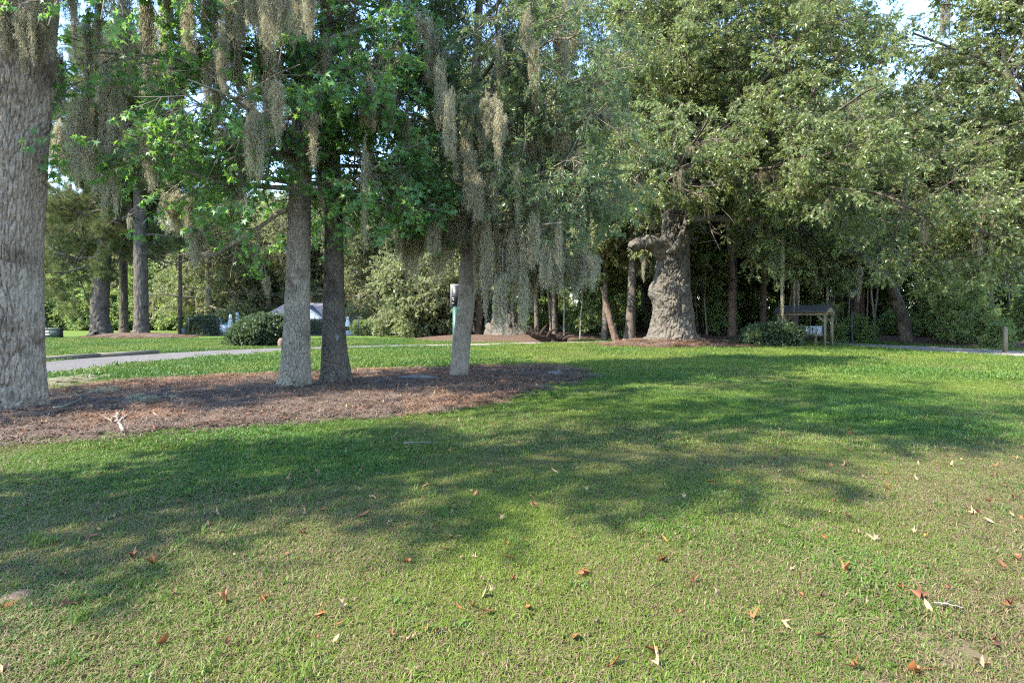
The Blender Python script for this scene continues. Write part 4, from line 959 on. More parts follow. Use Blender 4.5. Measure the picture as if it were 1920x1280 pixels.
# ------------------------------------------------------------------ fallen leaves, each one a thing
def fallen(seed, star, col):
    rng = np.random.default_rng(seed); A = Acc()
    if star:
        V, F = leaf_star(.10, 0); c = rng.uniform(.5, 2.2); a = rng.uniform(0, 6.28); t = V[:, 0] * math.cos(a) + V[:, 1] * math.sin(a)
        V[:, 2] += c * 9 * t * t + rng.normal(0, .011, len(V)); V[1:, :2] *= rng.uniform(.5, 1.1, (len(V) - 1, 1)); V[:, 1] *= rng.uniform(.5, .9); V[:, 2] += .6 * np.abs(V[:, 1]) * rng.uniform(.2, 1)
    else:
        V, F = leaf_blade(.10, .034, .5, -.25); V[:, 0] -= .05
    A.add(V, F)
    A.tube([V[0] if not star else (-.012, 0, .002), (-.04 - (0 if star else .05), .004, .006), (-.065 - (0 if star else .05), .01, .004)], [.0014, .0012, .001], 3)
    return A.mesh('fallen_leaf', [col])
FC = [('orange', plain('leaf_orange', (.235, .088, .03), .6, .3, .35, 40)), ('tan', plain('leaf_tan', (.33, .21, .11), .7, .2, .3, 40)), ('russet brown', plain('leaf_russet', (.15, .062, .032), .65, .25, .35, 40)), ('pale straw', plain('leaf_straw', (.30, .215, .125), .7, .2, .25, 40)), ('yellow', plain('leaf_yellow', (.38, .22, .04), .6, .3, .3, 40))]
FL = [[(fallen(300 + i * 10 + j, j < 4, c[1]), j < 4) for j in range(6)] for i, c in enumerate(FC)]
known = [(765, 1062, 0, 1.3), (1245, 1020, 4, 1.2), (1240, 1057, 0, 1.2), (1100, 1083, 0, 1.1), (1080, 1205, 0, 1.2), (1225, 1232, 0, 1.6), (1235, 1255, 3, 1.4), (1845, 1262, 1, 1.7), (1605, 1262, 0, 1.3), (1720, 1268, 0, 1.3), (1410, 1167, 0, 1.2), (1470, 1180, 1, 1.1), (1690, 1112, 0, 1.3), (1730, 1130, 2, 1.4), (1535, 1130, 2, 1.2), (1300, 1100, 2, 1.2), (1585, 1082, 0, 1.2), (1635, 1018, 1, 1.2), (1640, 1020, 3, 1.1), (1475, 995, 3, 1.3), (1545, 1015, 0, 1.1), (640, 1150, 1, 1.3), (600, 1162, 0, 1.2), (495, 1135, 0, 1.2), (420, 1140, 0, 1.1), (305, 1215, 0, 1.2), (115, 1145, 2, 1.5), (165, 1017, 2, 1.4), (120, 1087, 2, 1.3), (250, 1052, 2, 1.4), (290, 1065, 0, 1.1), (570, 1007, 2, 1.2), (683, 973, 2, 1.2), (405, 970, 1, 1.2), (540, 905, 1, 1.2), (595, 893, 1, 1.2), (850, 1015, 1, 1.2), (955, 1055, 0, 1.0), (910, 1125, 3, 1.2), (912, 1160, 2, 1.1), (700, 937, 1, 1.1), (620, 932, 1, 1.1), (680, 888, 2, 1.1), (160, 883, 0, 1.1), (1000, 957, 2, 1.2), (1040, 890, 1, 1.1), (1325, 945, 2, 1.2), (1480, 932, 3, 1.2), (1620, 900, 1, 1.3), (1660, 858, 1, 1.1), (1785, 876, 1, 1.1), (1855, 945, 0, 1.3), (1835, 968, 2, 1.1), (1900, 942, 2, 1.2), (1560, 880, 2, 1.0), (1665, 925, 0, 1.1), (1670, 918, 4, 1.0), (5, 1152, 0, 1.6), (10, 1265, 3, 1.5), (1155, 1255, 0, 1.2), (1540, 1205, 2, 1.2), (1710, 1268, 0, 1.3), (1910, 1055, 2, 1.4), (1880, 1070, 2, 1.2), (1825, 970, 1, 1.2)]
rl = np.random.default_rng(17); spots = []
for px_, py_, c, s in known: spots.append((*G(px_, py_), c, s))
while len(spots) < 285:
    py_ = 598 + 1599 / rl.uniform(2.3, 9.5)**.95 * .86; px_ = 960 + 960 * (1 - 2 * rl.random()**.75) * -1
    if not (745 < py_ < 1278): continue
    x, y = G(px_, py_)
    spots.append((x, y, int(rl.choice([0, 1, 2, 3, 4], p=[.28, .22, .3, .14, .06])), rl.uniform(.45, .95)))
for x, y, c, s in spots:
    v = int(rl.choice(6, p=[.2, .2, .18, .17, .13, .12])); me, st = FL[c][v]; s = min(s, 1.15) * .85
    inb = inpoly(np.array([x]), np.array([y]), BED)[0]
    o = obj('fallen_leaf', me); o.location = (x, y, (.08 if inb else .030) + rl.uniform(0, .012)); o.rotation_euler = (rl.normal(0, .45), rl.normal(0, .45), rl.uniform(0, 6.28)); o.scale = (s, s, s)
    tag(o, '%s fallen %s leaf %s' % (FC[c][0], 'star-shaped' if st else 'narrow', 'lying in the mulch bed' if inb else ('on the shaded middle of the lawn' if y > 6.2 else 'on the sparse foreground turf')), 'leaf', 'fallen leaves on the lawn')

K_FRAG = kit('leaf_bits', [fallen(700 + i, i < 5, FC[[2, 1, 2, 0, 3, 2, 1, 2][i]][1]) for i in range(8)])
n = 2600; y = np.sqrt(rg.uniform(2.0**2, 16**2, n)); x = rg.uniform(-1, 1, n) * (.93 * y + 2.0); kk = (fbm(x * .9, y * .9, 0, 61) + rg.normal(0, .1, n) > .45) & ~inpoly(x, y, BED); x, y = x[kk], y[kk]; m = len(x)
scatter('leaf_fragments', np.column_stack([x, y, rg.uniform(.012, .03, m)]), np.column_stack([rg.normal(0, .5, m), rg.normal(0, .5, m), rg.uniform(0, 6.28, m)]), rg.uniform(.16, .42, m), rg.integers(0, 8, m), K_FRAG, FC[2][1], label='tiny brown leaf crumbs strewn through the turf', category='leaf litter')
q = scatter_in(BED, 2600, 71); q = q[np.abs(q[:, 0]) < .95 * q[:, 1] + 1]; m = len(q)
scatter('bed_leaves', np.column_stack([q, .085 + .02 * rg.random(m)]), np.column_stack([rg.normal(0, .5, m), rg.normal(0, .5, m), rg.uniform(0, 6.28, m)]), rg.uniform(.5, 1.1, m), rg.choice([0, 2, 2, 5, 7, 7, 1], m), K_FRAG, FC[2][1], label='curled brown leaves scattered over the mulch bed', category='leaf litter')

# sticks
def stick(label, px_pts, r, up=.05, kids=()):
    A = Acc(); b = np.array([*G(*px_pts[0]), 0]); rng = np.random.default_rng(int(px_pts[0][0]))
    for pp in [px_pts] + list(kids):
        pts = np.array([[*(G(x, y)), up] for x, y in pp]) - b; pts[:, 2] += rng.uniform(0, .02, len(pts)); k = len(pts)
        q_, r_ = resample(pts, np.linspace(r, r * .35, k), 14); q_ += rng.normal(0, r * .3, q_.shape); A.tube(q_, r_, 6)
    o = obj('stick', A.mesh('stick', [M['stick']], True), loc=b); tag(o, label, 'stick'); return o
stick('bleached forked stick lying at the near edge of the mulch', [(231, 822), (227, 812), (222, 803), (219, 792)], .022, .08, [[(223, 803), (205, 798), (190, 790)], [(221, 802), (236, 793), (248, 784)], [(219, 793), (221, 785), (226, 779)], [(221, 796), (210, 794), (203, 795)]])
stick('curved pale stick beside the massive left trunk', [(100, 777), (120, 773), (131, 768), (140, 764), (150, 760), (152, 756), (140, 749)], .018, .09)
stick('short pale stick near the forked one in the bed', [(287, 786), (293, 789), (299, 794)], .012, .08)
stick('thin pale twig lying on the right foreground turf', [(1752, 1150), (1780, 1154), (1810, 1161)], .004, .045, [[(1765, 1152), (1785, 1142)]])
stick('long thin twig lying on the shaded lawn', [(757, 841), (780, 838), (808, 837)], .008, .05)
# bare soil heap and stones
def lump(name, label, cat, c, size, mat, seed, parent=None):
    th, ph = np.meshgrid(np.linspace(0, 2 * math.pi, 25)[:-1], np.linspace(0, math.pi, 13)); x, y, z = np.sin(ph) * np.cos(th), np.sin(ph) * np.sin(th), np.cos(ph)
    k = 1 + .45 * (fbm(x * 1.8, y * 1.8, z * 1.8, seed) - .5) + .12 * (fbm(x * 6, y * 6, z * 6, seed + 1) - .5)
    V = np.stack([x * k * size[0], y * k * size[1], z * k * size[2]], -1).reshape(-1, 3); n = 24; i = np.arange(12)[:, None]; j = np.arange(n)[None]
    F = np.stack([i * n + j, (i + 1) * n + j, (i + 1) * n + (j + 1) % n, i * n + (j + 1) % n], -1).reshape(-1, 4)
    o = obj(name, mesh_np(name, V, [F], [mat], smooth=True), parent, c)
    if label: tag(o, label, cat)
    return o
lump('soil_heap', 'small dark soil heap in the left foreground turf', 'soil heap', (*G(34, 1120), -.02), (.12, .10, .05), M['dirt'], 3)
lump('stone', 'flat blue-grey stone at the right tip of the mulch bed', 'stone', (*G(1040, 706), .06), (.22, .2, .09), M['stone'], 4)
lump('stone', 'low grey stone in the bed between dark trunk and slender trunk', 'stone', (*G(785, 714), .08), (.45, .2, .06), M['stone'], 5)
lump('stone', 'upright pinkish stone block beside the big round bush', 'stone', (*G(527, 651), .2), (.17, .15, .3), M['stone_pink'], 6)
for px_, py_, w in [(150, 714, .75), (102, 722, .6), (190, 741, .6), (278, 757, .3)]:
    c = G(px_, py_); mm_ = 26; p = np.column_stack([c + rg.normal(0, 1, (mm_, 2)) * np.array([w * .4, .25]), rg.uniform(.05, .1, mm_)])
    scatter('fallen_moss', p, np.column_stack([np.full(mm_, 1.5), rg.normal(0, .2, mm_), rg.uniform(0, 6.28, mm_)]), rg.uniform(.22, .36, mm_), rg.integers(0, 5, mm_), K_MOSS, M['moss'], label='grey heap of fallen moss ' + {150: 'on the turf beside the road', 102: 'on the turf by the massive trunk', 190: 'on the far rim of the bed', 278: 'inside the mulch bed'}[px_], category='moss')

# ------------------------------------------------------------------ moss beards, each one a thing
rm = np.random.default_rng(23)
def beard(px_, y0, y1, d, host, w=1.0, v=None):
    d = d + rm.uniform(-.3, 1.2); y0 = y0 - rm.uniform(0, 25); y1 = y1 + rm.uniform(-20, 35); p = P(px_, y0, d); L = (y1 - y0) / FPX * d; o = obj('moss_beard', MOSS[int(rm.integers(0, 7)) if v is None else v]); o.location = p; o.rotation_euler = (0, 0, rm.uniform(0, 6.28)); w *= rm.uniform(.9, 1.15); o.scale = (w, w, L / 1.5)
    tag(o, host, 'moss', 'hanging moss beards'); return o
for q in range(15):
    o = beard(-8 + q * 7.6, -90 + rm.uniform(0, 110), 20 + rm.uniform(0, 125), 8.62 + .3 * abs(q - 7) / 7, 'moss shag clinging to the upper bark of the massive trunk', .75); o.location.y = 8.68 + .42 * ((q - 6) / 8)**2
for a in [(122, -60, 60, 9.6), (140, -30, 118, 10), (150, 175, 330, 10.4), (163, 20, 292, 10.2), (182, -40, 120, 10), (178, 160, 345, 10.1), (198, 60, 300, 9.7), (208, 100, 392, 9.5), (216, 210, 340, 9.6), (232, -50, 150, 10), (246, 60, 165, 10.6), (275, -40, 165, 10.8), (290, 20, 230, 11), (312, -40, 150, 11), (330, 130, 240, 11.4), (345, -30, 120, 11), (105, 230, 320, 11.5)]: beard(*a, 'olive-brown moss beard hanging from the bough between massive trunk and sweetgum', .95)
for a in [(392, -30, 85, 9.3), (402, 60, 275, 9.4), (410, 40, 190, 9.5), (440, -40, 60, 9), (468, 150, 322, 9.5), (480, 200, 345, 9.6), (506, 140, 300, 9.6), (484, -70, 60, 8.6), (497, -70, 132, 8.5), (515, -70, 95, 8.5), (528, -80, 75, 8.6), (548, -70, 92, 8.6), (560, -80, 70, 8.6), (578, -80, 72, 8.7)]: beard(*a, 'long pale sunlit moss beard hanging before the sweetgum leaves', .9)
for a in [(552, 405, 492, 11.95), (566, 410, 500, 11.95), (543, 200, 330, 11.9), (596, 260, 380, 12.4), (602, 300, 420, 12.5), (612, 180, 300, 12.6), (574, 120, 260, 12.0)]: beard(*a, 'brownish moss beard against a sweetgum trunk of the pair', .9)
for a in [(686, 270, 470, 10.8, 'single long thin moss beard hanging clear right of the sweetgum pair', .7, 2), (696, 262, 350, 10.9, 'short moss beard beside the single long thin one', .7, 2), (705, 300, 400, 12.5, 'dim moss beard inside the right sweetgum crown', .8)]: beard(*a)
for a in [(800, 20, 120, 11.2), (812, 40, 170, 11.4), (826, 110, 240, 11.3), (845, 160, 300, 11.2), (872, 210, 330, 11.3), (880, 290, 400, 11.2), (893, 200, 320, 11.4), (912, 190, 275, 11.3), (930, 180, 262, 11.3), (940, 200, 300, 11.3), (858, 250, 350, 11.1), (900, 330, 430, 11.3), (1000, 80, 180, 11.3), (990, 30, 90, 11.2), (1080, 60, 130, 12.8)]: beard(*a, 'grey moss beard high in the laurel oak crown', 1.0)
for a in [(892, 395, 560, 12.8), (905, 400, 520, 12.9), (918, 380, 600, 12.6), (932, 390, 640, 12.5), (945, 400, 560, 12.7), (958, 420, 570, 12.4), (970, 430, 590, 12.4), (984, 440, 640, 12.3), (995, 420, 550, 12.6), (1008, 450, 560, 12.4), (1022, 460, 565, 12.2), (1034, 460, 545, 12.5), (1046, 470, 560, 12.1), (1060, 475, 548, 12.3), (1074, 480, 545, 12.1), (1088, 480, 535, 12.2), (1102, 490, 548, 12.1), (1120, 480, 530, 12.2)]: beard(*a, 'moss beard in the low curtain right of the laurel oak', .95)
for a in [(745, 400, 480, 13.5), (758, 390, 500, 13.6), (770, 380, 520, 13.8), (783, 370, 510, 13.4), (796, 380, 530, 13.8), (808, 370, 500, 13.2), (820, 390, 520, 13.6), (832, 400, 500, 13.2), (842, 390, 480, 13.5), (780, 300, 400, 13.6), (765, 310, 420, 13.6)]: beard(*a, 'moss beard in the curtain left of the laurel oak', .95)
for a in [(1826, 380, 470, 24), (1838, 390, 520, 24), (1850, 380, 500, 24), (1862, 370, 450, 24)]: beard(*a, 'pale moss beard hanging over the path at the wood edge', 1.3)
for a in [(1466, 470, 592, 29, 'long straight moss strand hanging beside the mailbox shelter', 1.0, 2), (1489, 540, 590, 31, 'thin moss wisp above the mailbox shelter roof', .5, 2), (1498, 530, 588, 31, 'thin moss wisp above the mailbox shelter roof', .5, 2), (1612, 500, 545, 31, 'moss tuft hanging beside the lamp post lantern', 1.3, 0), (1206, 478, 515, 32, 'ragged moss under the great oak stub limb', 1.3, 2)]: beard(*a)

from collections import defaultdict
byl = defaultdict(list)
for o in SC.objects:
    if o.get('category') == 'moss' and o.name.startswith('moss_beard'): byl[o['label']].append(o)
ORD = 'first second third fourth fifth sixth seventh eighth ninth tenth eleventh twelfth thirteenth fourteenth fifteenth sixteenth seventeenth eighteenth'.split()
for lab, os_ in byl.items():
    if len(os_) > 1:
        ref = 'the massive trunk' if ('massive' in lab or 'pale sunlit' in lab or 'sweetgum' in lab) else ('the sweetgum pair' if 'laurel' in lab else 'the great oak')
        for i, o in enumerate(sorted(os_, key=lambda q: q.location.x / q.location.y)):
            short = lab.replace(' hanging from the bough between massive trunk and sweetgum', ' on the bough beyond the massive trunk').replace('long pale sunlit moss beard hanging before the sweetgum leaves', 'long pale sunlit moss beard before the sweetgum leaves').replace(' clinging to the upper bark of the massive trunk', ' on the massive trunk').replace('in the low curtain on the right side of the slender laurel oak', 'in the low curtain right of the slender laurel oak').replace('in the curtain left of the slender laurel oak trunk', 'in the curtain left of the slender laurel oak')
            o['label'] = short + ', ' + ORD[i] + ' from ' + (ref if 'massive trunk' not in short else 'the road side')
# ------------------------------------------------------------------ built things
def at(px_, d): return ((px_ - 960) / FPX * d, d, 0)
# shelter with mailbox units
d = 32.0; k_ = d / FPX; c = at(1509, d); rz = math.radians(-53)
sh = thing('mailbox_shelter', 'small timber shelter with dark shingle roof over grey mailboxes', 'shelter', c, rz)
w2, dp, ez, rzg = 1.38, .55, 1.72, 2.22
for sx in (-1, 1):
    for sy in (-1, 1):
        A = Acc(); A.box((sx * 1.28, sy * .42, ez / 2 - .05), (.1, .1, ez + .1)); obj('post', A.mesh('post', [M['wood']]), sh)
        A = Acc(); A.beam((sx * 1.22, sy * .42, 1.35), (sx * .92, sy * .42, 1.66), .06, .08); obj('brace', A.mesh('brace', [M['wood']]), sh)
for sy in (-1, 1):
    A = Acc(); A.box((0, sy * .42, ez + .07), (2.8, .12, .16)); obj('beam', A.mesh('beam', [M['wood']]), sh)
    A = Acc(); y0 = sy * .70; V = [(-w2 - .08, y0, ez + .12), (w2 + .08, y0, ez + .12), (w2 + .08, 0, rzg), (-w2 - .08, 0, rzg)]; V2 = [(x, y, z + .05) for x, y, z in V]
    A.add(V + V2, [[0, 1, 2, 3], [7, 6, 5, 4], [0, 4, 5, 1], [1, 5, 6, 2], [2, 6, 7, 3], [3, 7, 4, 0]]); rf = obj('roof_slope', A.mesh('roof_slope', [M['shingle']]), sh)
    for q in range(5):   # shingle courses
        A = Acc(); f0, f1 = q / 5, (q + 1.06) / 5; f1 = min(f1, 1)
        A.add([(-w2 - .09, y0 * (1 - f0), ez + .175 + (rzg - ez - .12) * f0 + .012), (w2 + .09, y0 * (1 - f0), ez + .175 + (rzg - ez - .12) * f0 + .012), (w2 + .09, y0 * (1 - f1), ez + .178 + (rzg - ez - .12) * f1), (-w2 - .09, y0 * (1 - f1), ez + .178 + (rzg - ez - .12) * f1)], [[0, 1, 2, 3]])
        obj('shingle_course', A.mesh('shingle_course', [M['shingle']]), rf)
for sx in (-1, 1):
    A = Acc(); x = sx * (w2 - .02); V = [(x, -.6, ez + .15), (x, .6, ez + .15), (x, 0, rzg - .02)]; V2 = [(q + .03 * sx, y, z) for q, y, z in V]
    A.add(V + V2, [[0, 1, 2], [5, 4, 3]]); A.faces([[0, 3, 4, 1], [1, 4, 5, 2], [2, 5, 3, 0]], 0); obj('gable_panel', A.mesh('gable_panel', [M['ply']]), sh)
A = Acc(); A.box((1.28, -.48, .98), (.2, .03, .26)); nb = None
for i, (px_, wd) in enumerate([(1505, .56), (1529, .56)]):
    u = thing('mailbox_unit', ['grey mailbox cabinet half behind the dark bush under the shelter', 'grey mailbox cabinet next to the shelter corner post'][i], 'mailbox', at(px_, 31.9), rz)
    A = Acc(); A.box((0, 0, .86), (wd, .4, .5)); obj('cabinet', A.mesh('cabinet', [M['mailbox']]), u)
    for q in range(3):
        for r_ in range(2):
            A = Acc(); A.box((-wd / 2 + wd * (q + .5) / 3, -.205, .745 + .235 * r_), (wd / 3 - .018, .014, .215)); dr = obj('mailbox_door', A.mesh('mailbox_door', [M['mailbox']]), u)
            A = Acc(); A.box((-wd / 2 + wd * (q + .8) / 3, -.216, .745 + .235 * r_), (.014, .012, .022)); obj('lock', A.mesh('lock', [M['black']]), dr)
    A = Acc(); A.box((0, 0, .585), (wd + .1, .46, .05)); obj('shelf', A.mesh('shelf', [M['wood']]), u)
    A = Acc(); A.box((0, 0, .27), (.1, .12, .56)); obj('pedestal', A.mesh('pedestal', [M['wood']]), u)
nb = thing('notice_box', 'small white notice in a dark frame on a post beside the shelter', 'notice', at(1558, 32.4), 0)
A = Acc(); A.box((0, 0, .8), (.09, .09, 1.6)); obj('post', A.mesh('post', [M['wood']]), nb)
A = Acc(); A.box((0, -.065, 1.28), (.24, .04, .27)); obj('frame', A.mesh('frame', [M['black']]), nb)
A = Acc(); A.box((0, -.0885, 1.28), (.17, .005, .2)); obj('paper', A.mesh('paper', [M['paper']]), nb)
# lamp post
d = 34.4; lp = thing('lamp_post', 'slim black lamp post with a tapered glass lantern by the path', 'street lamp', at(1597, d))
A = Acc(); A.tube([(0, 0, 0), (0, 0, .12), (0, 0, .13), (0, 0, .5), (0, 0, .52), (0, 0, 2.72), (0, 0, 2.76)], [.12, .11, .08, .075, .05, .045, .09], 12); obj('pole', A.mesh('pole', [M['black']], True), lp)
A = Acc(); A.tube([(0, 0, 1.05), (0, 0, 1.12)], [.055, .055], 12); obj('band', A.mesh('band', [M['grey_metal']]), lp)
def sqt(A, zs, ws, m=0):
    V = [(a * w, b * w, z) for z, w in zip(zs, ws) for a, b in ((-1, -1), (1, -1), (1, 1), (-1, 1))]
    F = [[4 * i + j, 4 * i + (j + 1) % 4, 4 * i + 4 + (j + 1) % 4, 4 * i + 4 + j] for i in range(len(zs) - 1) for j in range(4)]
    A.add(V, F, m); n = len(zs) * 4; A.faces([[3, 2, 1, 0], [n - 4, n - 3, n - 2, n - 1]], A.n - n, m)
A = Acc(); sqt(A, (2.78, 3.2), (.10, .19)); lan = obj('lantern', A.mesh('lantern', [M['glass']]), lp)
A = Acc(); sqt(A, (3.2, 3.24, 3.36, 3.44), (.22, .22, .08, .02)); obj('lantern_cap', A.mesh('lantern_cap', [M['black']]), lp)
for a, b_ in ((-1, -1), (1, -1), (1, 1), (-1, 1)):
    A = Acc(); A.beam((a * .103, b_ * .103, 2.76), (a * .193, b_ * .193, 3.21), .022, .022); obj('lantern_bar', A.mesh('lantern_bar', [M['black']]), lp)
# wooden post by the right-hand path
d = 27.0; wp_ = thing('wooden_post', 'plain square timber post standing at the right-hand path edge', 'post', at(1885, 25.6))
A = Acc(); A.box((0, 0, .56), (.13, .13, 1.12)); obj('shaft', A.mesh('shaft', [M['wood']]), wp_)
A = Acc(); sqt(A, (1.12, 1.17), (.07, .02)); obj('cap', A.mesh('cap', [M['wood']]), wp_)
# tall sign post behind the slender trunk
d = 19.0; sg = thing('sign_post', 'green post with framed black sign panel behind the slender trunk', 'sign', at(854, d))
mpp = d / FPX
A = Acc(); A.tube([(0, 0, 0), (0, 0, 1.9)], [.095, .095], 14); obj('post', A.mesh('post', [M['green_post']], True), sg)
A = Acc(); A.box((0, 0, .35), (.22, .22, .7)); obj('base', A.mesh('base', [M['black']]), sg)
A = Acc(); A.box((.02, -.02, 2.28), (.36, .09, .76)); fr = obj('frame', A.mesh('frame', [M['grey_metal']]), sg)
A = Acc(); A.box((.02, -.067, 2.28), (.29, .012, .67)); pn = obj('panel', A.mesh('panel', [M['black']]), fr)
for x, z, w, h in [(-.085, 2.555, .04, .022), (-.03, 2.555, .045, .022), (-.045, 2.53, .02, .03), (-.02, 2.512, .07, .02), (-.07, 2.19, .05, .028), (-.06, 2.135, .035, .03), (-.07, 2.04, .06, .008), (-.07, 2.015, .06, .008)]:
    A = Acc(); A.box((x, -.0755, z), (w, .004, h)); obj('sign_mark', A.mesh('sign_mark', [M['paper']]), fr)
# utility cabinet
d = 46.0; ub = thing('utility_cabinet', 'dark green metal utility cabinet with two pale stickers on the far lawn', 'cabinet', at(96, d), math.radians(6))
A = Acc(); sqt(A, (0, .66), (.5, .48)); me = A.mesh('body', [M['cabinet']]); o = obj('body', me, ub); o.scale = (1.35, .8, 1)
A = Acc(); sqt(A, (.66, .70, .80), (.52, .52, .46)); o = obj('lid', A.mesh('lid', [M['cabinet']]), ub); o.scale = (1.35, .8, 1)
for x, z, w, h in [(-.02, .5, .22, .16), (0, .27, .38, .07)]:
    A = Acc(); A.box((x, -.405, z), (w, .012, h)); obj('sticker', A.mesh('sticker', [M['paper']]), ub)
# dark pole
pl = thing('utility_pole', 'thin dark wooden pole rising from the far lawn beside the fence', 'pole', at(338, 53))
A = Acc(); A.tube([(0, 0, 0), (0, 0, 4), (0, 0, 9.5)], [.19, .17, .13], 10); obj('shaft', A.mesh('shaft', [M['bark_wood']], True), pl)
A = Acc(); A.box((.42, -.1, .33), (.3, .3, .66)); obj('meter_box', A.mesh('meter_box', [M['stone']]), pl)
# pool fence
fe = thing('pool_fence', 'black chain-link fence round the pool deck', 'fence', (0, 0, 0))
corners = [(-27.9, 64), (-28.4, 50), (-11.0, 50), (-11.6, 64)]
for (x0, y0), (x1, y1) in zip(corners[:-1], corners[1:]):
    L = math.hypot(x1 - x0, y1 - y0); nb_ = max(1, round(L / 2.45))
    for q in range(nb_ + (1 if (x1, y1) == corners[-1] else 0)):
        f = q / nb_; A = Acc(); A.tube([(0, 0, 0), (0, 0, 1.55), (0, 0, 1.6)], [.05, .05, .02], 8); obj('fence_post', A.mesh('fence_post', [M['black']]), fe, (x0 + (x1 - x0) * f, y0 + (y1 - y0) * f, 0))
    for z in (1.5, .12):
        A = Acc(); A.tube([(x0, y0, z), (x1, y1, z)], [.032, .032], 6); obj('rail', A.mesh('rail', [M['black']]), fe)
    A = Acc(); m = int(L / .16); ux, uy = (x1 - x0) / L, (y1 - y0) / L
    for s_ in (-1, 1):
        for q in range(-9, m + 9):
            a0 = q * .16; a1 = a0 + s_ * 1.38; z0, z1 = .12, 1.5
            if min(a0, a1) < 0 or max(a0, a1) > L: continue
            A.tube([(x0 + ux * a0, y0 + uy * a0, z0), (x0 + ux * a1, y0 + uy * a1, z1)], [.006, .006], 3, cap=False)
    obj('wire_mesh', A.mesh('wire_mesh', [M['black']]), fe, kind='stuff')
# hedges and bushes
def bush(name, label, cat, c, size, n, seed, box=False, sc=(.9, 1.4), kitc=K_SHRUB, mat='leaf_shrub', stems=9):
    rng = np.random.default_rng(seed); root = thing(name, label, cat, c)
    d_ = rng.normal(0, 1, (n, 3)); d_ /= np.linalg.norm(d_, axis=1)[:, None]
    if box: d_ = d_ / np.abs(d_).max(1)[:, None]; d_ = d_ / np.maximum(np.linalg.norm(d_, axis=1)[:, None]**.25, .01)
    rad = rng.uniform(.45, 1, n)**.5 * (1 + (0 if box else .35) * (fbm(d_[:, 0] * 2, d_[:, 1] * 2, d_[:, 2] * 2, seed) - .5) * 2)
    p = d_ * rad[:, None] * np.array(size) * .5; p[:, 2] += size[2] * .5; p[:, 2] = np.abs(p[:, 2]) + .05
    X = d_ + rng.normal(0, .5, (n, 3)); X[:, 2] += .3; X /= np.linalg.norm(X, axis=1)[:, None]; Y = np.cross(rng.normal(0, .4, (n, 3)) + np.array([0, 0, 1]), X); Y /= np.linalg.norm(Y, axis=1)[:, None]; Z = np.cross(X, Y)
    scatter('foliage', p - X * .2, mat_to_euler(X, Y, Z), rng.uniform(*sc, n), rng.integers(0, 6, n), kitc, M[mat], root)
    A = Acc()
    for q in range(stems):
        a = rng.uniform(0, 6.28); r = rng.uniform(.2, .38); A.tube([(math.cos(a) * .1, math.sin(a) * .1, 0), (math.cos(a) * size[0] * r * .5, math.sin(a) * size[1] * r * .5, size[2] * .35), (math.cos(a) * size[0] * r, math.sin(a) * size[1] * r, size[2] * .75)], [.03, .022, .008], 5)
    obj('stem', A.mesh('stem', [M['bark_wood']], True), root)
    return root
bush('hedge', 'clipped dark box hedge behind the left fence bay', 'hedge', at(381, 51.2), (2.2, 1.2, 1.5), 900, 1, True, kitc=K_DARK, mat='leaf_dark')
bush('hedge', 'clipped low hedge in front of the pool house', 'hedge', at(592, 52), (2.0, 1.2, 1.05), 700, 2, True, kitc=K_DARK, mat='leaf_dark')
bush('hedge', 'rounded yellow-green hedge by the fence corner', 'hedge', at(690, 51.2), (2.4, 1.5, 1.2), 800, 3, True)
bush('bush', 'big round grey-green bush beside the road bend', 'bush', at(493, 31.5), (2.75, 2.4, 1.5), 1500, 4, kitc=K_DARK, mat='leaf_dark')
bush('bush', 'low side shoot clump at the foot of the big round bush', 'bush', at(456, 31), (1.1, 1.0, .75), 320, 5, kitc=K_DARK, mat='leaf_dark')
bush('bush', 'dark glossy bush in front of the mailbox shelter', 'bush', at(1468, 31), (1.9, 1.4, 1.05), 1000, 6, sc=(.8, 1.2), kitc=K_DARK, mat='leaf_dark')
bush('bush', 'spreading dark bush left of the mailbox shelter bush', 'bush', at(1425, 31.5), (1.7, 1.3, .95), 800, 7, sc=(.8, 1.2), kitc=K_DARK, mat='leaf_dark')
bush('fern_clump', 'green fern clump on the fluted oak trunk', 'fern', (at(948, 42.9)[0], 42.9, 3.0), (.6, .5, 1.5), 90, 10, stems=3)
# pool house
d = 62.0; ph = thing('pool_house', 'low pool house with tan hip roof and white front gable', 'building', at(560, d))
def slab(A, quads, m=0):
    for q in quads: A.add(q, [list(range(len(q)))], m)
A = Acc(); A.box((0, 2.5, .78), (7.6, 4.6, 1.56)); obj('wall', A.mesh('wall', [M['siding']]), ph)
A = Acc(); e = 1.58; slab(A, [[(-4.3, -.3, e), (4.3, -.3, e), (2.0, 2.5, 3.3), (-2.4, 2.5, 3.3)], [(4.3, -.3, e), (4.3, 5.3, e), (2.0, 2.5, 3.3), (2.0, 2.5, 3.3)], [(4.3, 5.3, e), (-4.3, 5.3, e), (-2.4, 2.5, 3.3), (2.0, 2.5, 3.3)], [(-4.3, 5.3, e), (-4.3, -.3, e), (-2.4, 2.5, 3.3), (-2.4, 2.5, 3.3)]]); rf = obj('roof', A.mesh('roof', [M['roof_tan']]), ph)
gx = (574 - 560) / FPX * d; gh, gw = 1.42, 2.15
A = Acc(); slab(A, [[(gx - gw, -1.3, e + .02), (gx, -1.3, e + gh + .02), (gx, 2.6, e + gh + .02), (gx - gw, 2.6, e + .02)], [(gx, -1.3, e + gh + .02), (gx + gw, -1.3, e + .02), (gx + gw, 2.6, e + .02), (gx, 2.6, e + gh + .02)]]); obj('porch_roof', A.mesh('porch_roof', [M['roof_dark']]), ph)
A = Acc(); A.add([(gx - gw + .1, -1.2, e), (gx + gw - .1, -1.2, e), (gx, -1.2, e + gh - .06)], [[0, 1, 2]]); ga = obj('gable', A.mesh('gable', [M['white']]), ph)
